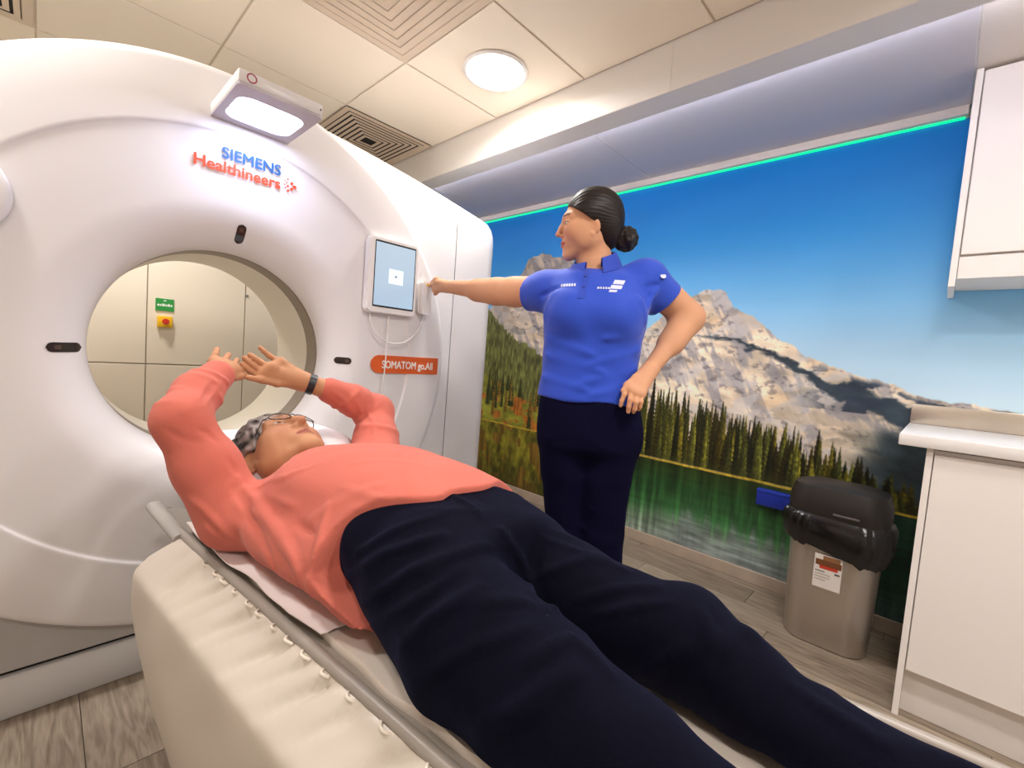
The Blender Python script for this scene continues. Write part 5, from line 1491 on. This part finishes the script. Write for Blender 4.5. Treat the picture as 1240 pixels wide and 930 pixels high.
parts.append((relax(v, q, 1, 0.4), q))
la = Field()
la.chain(LARM, [0.050, 0.043, 0.027], 0.03)
la.cone((0.215, 0.052, 1.412), (0.33, 0.10, 1.335), 0.050, 0.045, 0.03)
la.cone((0.325, 0.095, 1.32), (0.27, 0.03, 1.235), 0.044, 0.041, 0.03)
w_ = np.array((0.205, -0.045, 1.150))
kn = [(0.128, -0.105, 1.082), (0.140, -0.118, 1.070), (0.156, -0.122, 1.062), (0.170, -0.118, 1.060)]
fing = [([(0.128, -0.105, 1.082), (0.118, -0.128, 1.055), (0.112, -0.130, 1.035), (0.110, -0.128, 1.020)], 0.0080),
        ([(0.140, -0.118, 1.070), (0.136, -0.142, 1.042), (0.134, -0.142, 1.020), (0.134, -0.136, 1.004)], 0.0084),
        ([(0.156, -0.122, 1.062), (0.154, -0.144, 1.036), (0.152, -0.140, 1.014), (0.150, -0.130, 1.004)], 0.0082),
        ([(0.170, -0.118, 1.060), (0.170, -0.136, 1.038), (0.168, -0.132, 1.022), (0.166, -0.122, 1.012)], 0.0074)]
hand(la, w_, 0.025, kn, 0.0125, fing, ([(0.180, -0.070, 1.130), (0.150, -0.092, 1.112), (0.128, -0.112, 1.088), (0.112, -0.124, 1.068)], 0.0080), 0.014)
v, q = la.mesh((0.07, -0.18, 0.97), (0.42, 0.17, 1.52), 0.0026)
parts.append((relax(v, q, 1, 0.4), q))
WT = [(0.90, 0.020, 0.0, 0.176, 0.118), (1.00, 0.010, 0.0, 0.166, 0.112), (1.10, 0.004, 0.005, 0.150, 0.104), (1.20, 0.004, 0.006, 0.152, 0.104), (1.30, 0.006, 0.008, 0.162, 0.110), (1.38, 0.004, 0.015, 0.166, 0.100), (1.435, 0.002, 0.028, 0.150, 0.076), (1.468, 0.0, 0.038, 0.090, 0.058)]
RLEG = [(-0.055, 0.0, 0.90), (-0.042, 0.0, 0.72), (-0.022, 0.0, 0.50), (-0.030, 0.01, 0.28), (-0.040, 0.02, 0.09)]
LLEG = [(0.095, 0.0, 0.90), (0.086, -0.005, 0.72), (0.098, -0.005, 0.50), (0.112, 0.005, 0.28), (0.120, 0.015, 0.09)]
bf = Field()
bf.loft(2, [(t, a, b, c - 0.006, d - 0.006) for t, a, b, c, d in WT], k=0.03)
bf.chain(RLEG, [0.075, 0.066, 0.045, 0.04, 0.032], 0.02)
bf.chain(LLEG, [0.075, 0.066, 0.045, 0.04, 0.032], 0.02)
bf.cone((-0.012, 0.05, 1.50), (0, 0.04, 1.42), 0.045, 0.06, 0.03)
bf.cone((-0.05, 0.03, 1.41), RARM[0], 0.045, 0.048, 0.02); bf.cone((0.05, 0.03, 1.42), LARM[0], 0.045, 0.048, 0.02)
for ft in (RLEG, LLEG):
    a = np.array(ft[-1]); bf.chain([a, a + (0, 0.02, -0.045), a + (0.0, -0.10, -0.055), a + (0, -0.15, -0.06)], [0.038, 0.036, 0.032, 0.022], 0.03)
v, q = bf.mesh((-0.27, -0.22, -0.02), (0.28, 0.22, 1.54), 0.008)
parts.append((v, q))
allv = np.concatenate([p[0] for p in parts])
col = np.repeat(lin(SK_W)[None], len(allv), 0)
col = head_color(allv, WH_C, WH_R, WH_S, col, SK_W, SK_WD, (48, 34, 28), True)
wom = np_obj('person', parts, M_skin, None, col)
wom.location = WLOC; wom.rotation_euler = (0, 0, WRZ)
tag(wom, 'person in blue polo shirt standing by the mural and reaching to the tablet', 'person', 'people in the scan room')

# hair with a low bun
hr = Field()
E3 = lambda p, r, k, op=1: hr.ell(np.array(WH_C) + WH_R @ (np.array(p) * WH_S), np.array(r) * WH_S, WH_R, k, op)
E3((0, -0.024, 0.038), (0.084, 0.106, 0.096), 0.01)
E3((0, -0.070, -0.025), (0.068, 0.050, 0.070), 0.04)
for m in (-1, 1):
    E3((m * 0.055, 0.010, 0.030), (0.029, 0.052, 0.045), 0.02)
    E3((m * 0.100, -0.004, -0.026), (0.044, 0.021, 0.028), 0.006, -1)
# centre parting
hr.chain([np.array(WH_C) + WH_R @ (np.array(p) * WH_S) for p in ((0, 0.062, 0.098), (0, 0.035, 0.119), (0, 0.0, 0.133), (0, -0.03, 0.138))], [0.0135, 0.0115, 0.0100, 0.005], 0.003, -1)
def wdisp(P):
    q = local_q(P, WH_C, WH_R, WH_S)
    a = np.arctan2(np.abs(q[:, 0]), q[:, 2] + 0.03)
    return 0.0005 * np.sin(a * 60 + q[:, 1] * 70) + 0.0004 * np.sin(a * 110 - q[:, 1] * 40)
hr.disp = wdisp
hr.clips = [hairline(WH_C, WH_R, WH_S, 0.78, 0.000, -0.092)]
v, q = hr.mesh((-0.18, -0.12, 1.44), (0.12, 0.18, 1.79), 0.0024)
M_whair = mat('dark brown hair', (30, 21, 17), 0.5, spec=0.35)
hair_o = np_obj('hair', [(relax(v, q, 1, 0.4), q)], M_whair, wom)
bn = Field()
bc_ = np.array(WH_C) + WH_R @ (np.array((0.0, -0.138, -0.054)) * WH_S)
bn.ell(bc_, (0.036, 0.038, 0.040), None, 0.01)
for k in range(7):
    a0 = k * 0.9
    pts = []
    for j in range(8):
        t = j / 7 * 4.2 + a0
        ax_ = np.array((math.cos(k * 1.3), math.sin(k * 1.3), 0.4)); ax_ /= np.linalg.norm(ax_)
        e1 = np.cross(ax_, (0.1, 0.2, 1)); e1 /= np.linalg.norm(e1); e2 = np.cross(ax_, e1)
        pts.append(bc_ + (e1 * math.cos(t) + e2 * math.sin(t)) * 0.036)
    bn.chain(pts, [0.0085] * 8, 0.003)
bn.cone(bc_, np.array(WH_C) + WH_R @ (np.array((0, -0.095, -0.03)) * WH_S), 0.024, 0.03, 0.01)
v, q = bn.mesh(bc_ - 0.07, bc_ + 0.07, 0.002)
np_obj('hair_bun', [(relax(v, q, 2), q)], M_whair, wom)['label'] = 'twisted low bun of dark hair'

# polo shirt
po = Field()
po.loft(2, [(max(t, 0.985), a, b, c + 0.014, d + 0.013) for t, a, b, c, d in WT[1:]], k=0.03)
for m in (-1, 1):
    po.ell((m * 0.070 + 0.002, -0.070, 1.305), (0.070, 0.062, 0.068), None, 0.05)
po.cone((-0.10, 0.035, 1.405), (-0.175, 0.045, 1.388), 0.062, 0.066, 0.03)
po.cone((-0.165, 0.040, 1.390), (-0.250, 0.095, 1.380), 0.066, 0.064, 0.03)
po.cone((0.09, 0.035, 1.425), (0.165, 0.035, 1.438), 0.060, 0.070, 0.03)
po.cone((0.165, 0.035, 1.440), (0.250, 0.072, 1.378), 0.070, 0.068, 0.03)
# neck opening
po.cone((-0.020, 0.040, 1.56), (-0.002, 0.036, 1.450), 0.062, 0.056, 0.006, -1)
po.cone((-0.035, -0.03, 1.50), (-0.028, -0.055, 1.445), 0.022, 0.004, 0.006, -1)
lines = []
for a, b, amp, wd in (((-0.13, -0.08, 1.36), (-0.16, -0.06, 1.28), 0.006, .012), ((-0.15, -0.06, 1.22), (0.02, -0.12, 1.17), 0.006, .013), ((-0.15, -0.06, 1.16), (0.05, -0.115, 1.12), 0.006, .012), ((0.16, -0.05, 1.20), (0.0, -0.12, 1.14), 0.006, .012), ((0.16, -0.05, 1.14), (-0.02, -0.12, 1.08), 0.007, .013), ((0.165, -0.04, 1.09), (0.02, -0.125, 1.045), 0.007, .012), ((-0.16, -0.05, 1.09), (0.0, -0.125, 1.06), 0.006, .012), ((0.14, -0.09, 1.37), (0.17, -0.05, 1.29), 0.007, .012), ((0.12, -0.10, 1.38), (0.20, -0.02, 1.42), -0.006, .010), ((-0.11, -0.09, 1.39), (-0.18, -0.02, 1.36), -0.005, .010), ((0.20, -0.03, 1.40), (0.17, -0.05, 1.33), 0.006, .010), ((0.155, -0.06, 1.26), (0.03, -0.13, 1.22), 0.005, .012)):
    lines.append((a, b, amp, wd))
po.disp = fold_disp([(a, b, amp * 1.6, wd) for a, b, amp, wd in lines], lambda P: 0.0014 * np.sin(P[:, 0] * 33 + P[:, 2] * 27) * np.sin(P[:, 2] * 35 + P[:, 1] * 30))
def plane_clip(p, n, lim):
    p = np.array(p, np.float32); n = np.array(n, np.float32); n = n / np.linalg.norm(n)
    def fn(P):
        dd = (P - p) @ n
        return np.where(lim(P), dd, -1.0).astype(np.float32)
    return fn
po.clips = [plane_clip((-0.232, 0.085, 1.38), (-0.83, 0.50, 0.10), lambda P: P[:, 0] < -0.12), plane_clip((0.242, 0.068, 1.383), (0.74, 0.32, -0.56), lambda P: (P[:, 0] > 0.15) & (P[:, 2] > 1.25)), lambda P: (1.018 + 0.05 * (P[:, 1]) * 0 + 0.004 * np.sin(P[:, 0] * 30) - P[:, 2]).astype(np.float32)]
v, q = po.mesh((-0.36, -0.20, 0.96), (0.36, 0.20, 1.56), 0.004)
M_polo = mat('royal blue pique', (30, 72, 196), 0.75, sheen=0.2, bump=(520, 0.35))
polo = np_obj('polo_shirt', [(relax(v, q, 1), q)], M_polo, wom)
polo['label'] = 'royal blue short-sleeved polo shirt'
# collar: folded band around the neck
M_polo2 = mat('royal blue rib', (28, 64, 182), 0.75, sheen=0.2)
rows = []
for k in range(41):
    a = math.radians(-90 + 20 + (360 - 40) * k / 40)      # gap at the front
    cx_, cy_ = -0.012, 0.038
    dx, dy = math.cos(a), math.sin(a)
    bk_ = 0.5 + 0.5 * dy
    zt = 1.486 + 0.046 * bk_ + 0.022 * dx
    r0 = 0.066
    fl_ = 0.036 + 0.016 * (1 - bk_)
    rows.append([(cx_ + dx * r0 * 1.02, cy_ + dy * r0, zt - 0.028), (cx_ + dx * r0 * 1.02, cy_ + dy * r0 * 1.02, zt), (cx_ + dx * (r0 + 0.005), cy_ + dy * (r0 + 0.005), zt + 0.003), (cx_ + dx * (r0 + 0.010), cy_ + dy * (r0 + 0.010), zt - 0.002), (cx_ + dx * (r0 + 0.032), cy_ + dy * (r0 + 0.034), zt - fl_), (cx_ + dx * (r0 + 0.028), cy_ + dy * (r0 + 0.030), zt - fl_ - 0.002)])
MB().loops(rows, closed=False).build('collar', M_polo2, polo, 70)
# placket and buttons
def chest(x, z, o=0.0):
    lo_, hi_ = -0.30, 0.0
    P = np.stack([np.full(300, x), np.linspace(lo_, hi_, 300), np.full(300, z)], 1).astype(np.float32)
    d = po.ev(P)
    i = int(np.argmax(d < 0))
    return (x, float(P[i, 1]) - o, z)
rows = []
for k in range(15):
    z = 1.452 - 0.105 * k / 14
    xc = -0.030 - 0.012 * k / 14
    rows.append([chest(xc - 0.012, z, -0.002), chest(xc - 0.012, z, 0.0020), chest(xc, z, 0.0026), chest(xc + 0.012, z, 0.0020), chest(xc + 0.012, z, -0.002)])
MB().loops(rows, closed=False).build('placket', M_polo2, polo, 40)
for z in (1.425, 1.385):
    c = chest(-0.034 - 0.5 * (1.45 - z) * 0.1, z, 0.003)
    MB().loops([[(c[0] + r * math.cos(2 * PI * k / 12), y_, c[2] + r * math.sin(2 * PI * k / 12)) for k in range(12)] for r, y_ in ((0.0045, c[1] + 0.002), (0.0045, c[1] - 0.0015), (0.0004, c[1] - 0.0018))]).build('button', mat('button blue', (30, 50, 140), 0.4), polo, 0)
# embroidered marks: slanted white badge with a line of letters, a name on the other side, a dot on the sleeve
M_emb = mat('white embroidery', (214, 218, 235), 0.7)
def patch(poly, o, name):
    pts = [chest(x, z, o) for x, z in poly]
    bk2 = [(p[0], p[1] + 0.003, p[2]) for p in pts]
    MB().loops([bk2, pts], True, True).build(name, M_emb, polo, 0)
patch([(0.060, 1.420), (0.094, 1.420), (0.088, 1.404), (0.054, 1.404)], 0.0022, 'logo')
patch([(0.050, 1.400), (0.086, 1.400), (0.081, 1.386), (0.046, 1.386)], 0.0022, 'logo')
patch([(0.046, 1.382), (0.070, 1.382), (0.066, 1.374), (0.042, 1.374)], 0.0022, 'logo')
for k in range(5):
    patch([(0.006 + k * 0.0085, 1.391), (0.0118 + k * 0.0085, 1.391), (0.0118 + k * 0.0085, 1.384), (0.006 + k * 0.0085, 1.384)], 0.0022, 'stitched_letter')
for k in range(6):
    x = -0.112 + k * 0.0085
    patch([(x, 1.397 + 0.0005 * k), (x + 0.006, 1.397 + 0.0005 * k), (x + 0.006, 1.387 + 0.0005 * k), (x, 1.387 + 0.0005 * k)], 0.0022, 'stitched_letter')
pp = np.array((0.232, -0.012, 1.425)); 
P = np.stack([np.full(300, 0.215), np.linspace(-0.2, 0.1, 300), np.full(300, 1.448)], 1).astype(np.float32)
yi = float(P[int(np.argmax(po.ev(P) < 0)), 1])
MB().loops([[(0.215 + r * math.cos(2 * PI * k / 14), yi - 0.001 - o_ + 0.55 * r * math.cos(2 * PI * k / 14) + 0.9 * r * math.sin(2 * PI * k / 14), 1.448 + r * math.sin(2 * PI * k / 14)) for k in range(14)] for r, o_ in ((0.010, -0.003), (0.010, 0.002), (0.0005, 0.003))]).build('sleeve_badge', M_emb, polo, 0)

# trousers and shoes
wtq = Field()
wtq.loft(2, [(0.84, 0.021, 0.0, 0.166, 0.112), (0.92, 0.020, 0.0, 0.176, 0.120), (1.00, 0.012, 0.0, 0.172, 0.118), (1.06, 0.006, 0.003, 0.158, 0.110)], k=0.03)
wtq.cone((-0.056, 0.0, 0.90), (-0.047, 0.0, 0.77), 0.096, 0.088, 0.035)
wtq.cone((0.098, 0.0, 0.90), (0.088, -0.004, 0.77), 0.096, 0.089, 0.035)
wtq.chain([(-0.055, 0.0, 0.90), (-0.044, 0.0, 0.76), (-0.026, 0.0, 0.56), (-0.030, 0.005, 0.32), (-0.036, 0.015, 0.05)], [0.100, 0.089, 0.071, 0.072, 0.078], 0.008)
wtq.chain([(0.098, 0.0, 0.90), (0.086, -0.004, 0.76), (0.092, -0.004, 0.56), (0.106, 0.004, 0.32), (0.115, 0.012, 0.05)], [0.102, 0.090, 0.078, 0.076, 0.080], 0.008)
lines = [((-0.02, -0.10, 0.93), (-0.12, -0.09, 0.88), 0.006, .011), ((0.02, -0.11, 0.90), (0.12, -0.10, 0.86), 0.006, .011), ((0.02, -0.11, 0.96), (0.02, -0.10, 0.86), -0.008, .010), ((0.0, -0.06, 0.60), (0.13, -0.07, 0.55), 0.006, .012), ((-0.08, -0.06, 0.58), (0.02, -0.06, 0.54), 0.006, .012), ((0.16, -0.03, 0.62), (0.05, -0.08, 0.66), 0.006, .012), ((0.0, -0.06, 0.45), (0.15, -0.06, 0.40), 0.005, .014)]
wtq.disp = fold_disp(lines, lambda P: 0.002 * np.sin(P[:, 0] * 30 + P[:, 2] * 18) * np.sin(P[:, 2] * 23 + P[:, 1] * 25))
wtq.clips = [lambda P: (0.035 - P[:, 2]).astype(np.float32), lambda P: (P[:, 2] - 1.055).astype(np.float32)]
v, q = wtq.mesh((-0.24, -0.20, 0.0), (0.26, 0.20, 1.08), 0.005)
np_obj('trousers', [(relax(v, q, 1), q)], mat('dark navy twill', (14, 13, 38), 0.95, sheen=0.0, spec=0.06, bump=(300, 0.25)), wom)['label'] = 'straight dark navy work trousers'
for cx_, cy_ in ((-0.036, 0.015), (0.118, 0.012)):
    sf = Field()
    sf.chain([(cx_, cy_ + 0.05, 0.045), (cx_, cy_ - 0.06, 0.045), (cx_ - 0.004, cy_ - 0.16, 0.036)], [0.042, 0.044, 0.034], 0.02)
    sf.cone((cx_, cy_ + 0.02, 0.05), (cx_, cy_ + 0.015, 0.10), 0.042, 0.044, 0.02)
    sf.clips = [lambda P: (0.001 - P[:, 2]).astype(np.float32), lambda P: (P[:, 2] - 0.105).astype(np.float32)]
    v, q = sf.mesh((cx_ - 0.07, cy_ - 0.23, -0.02), (cx_ + 0.07, cy_ + 0.12, 0.13), 0.005)
    np_obj('shoe', [(relax(v, q, 1), q)], mat('shoe black', (24, 23, 24), 0.5), wom)
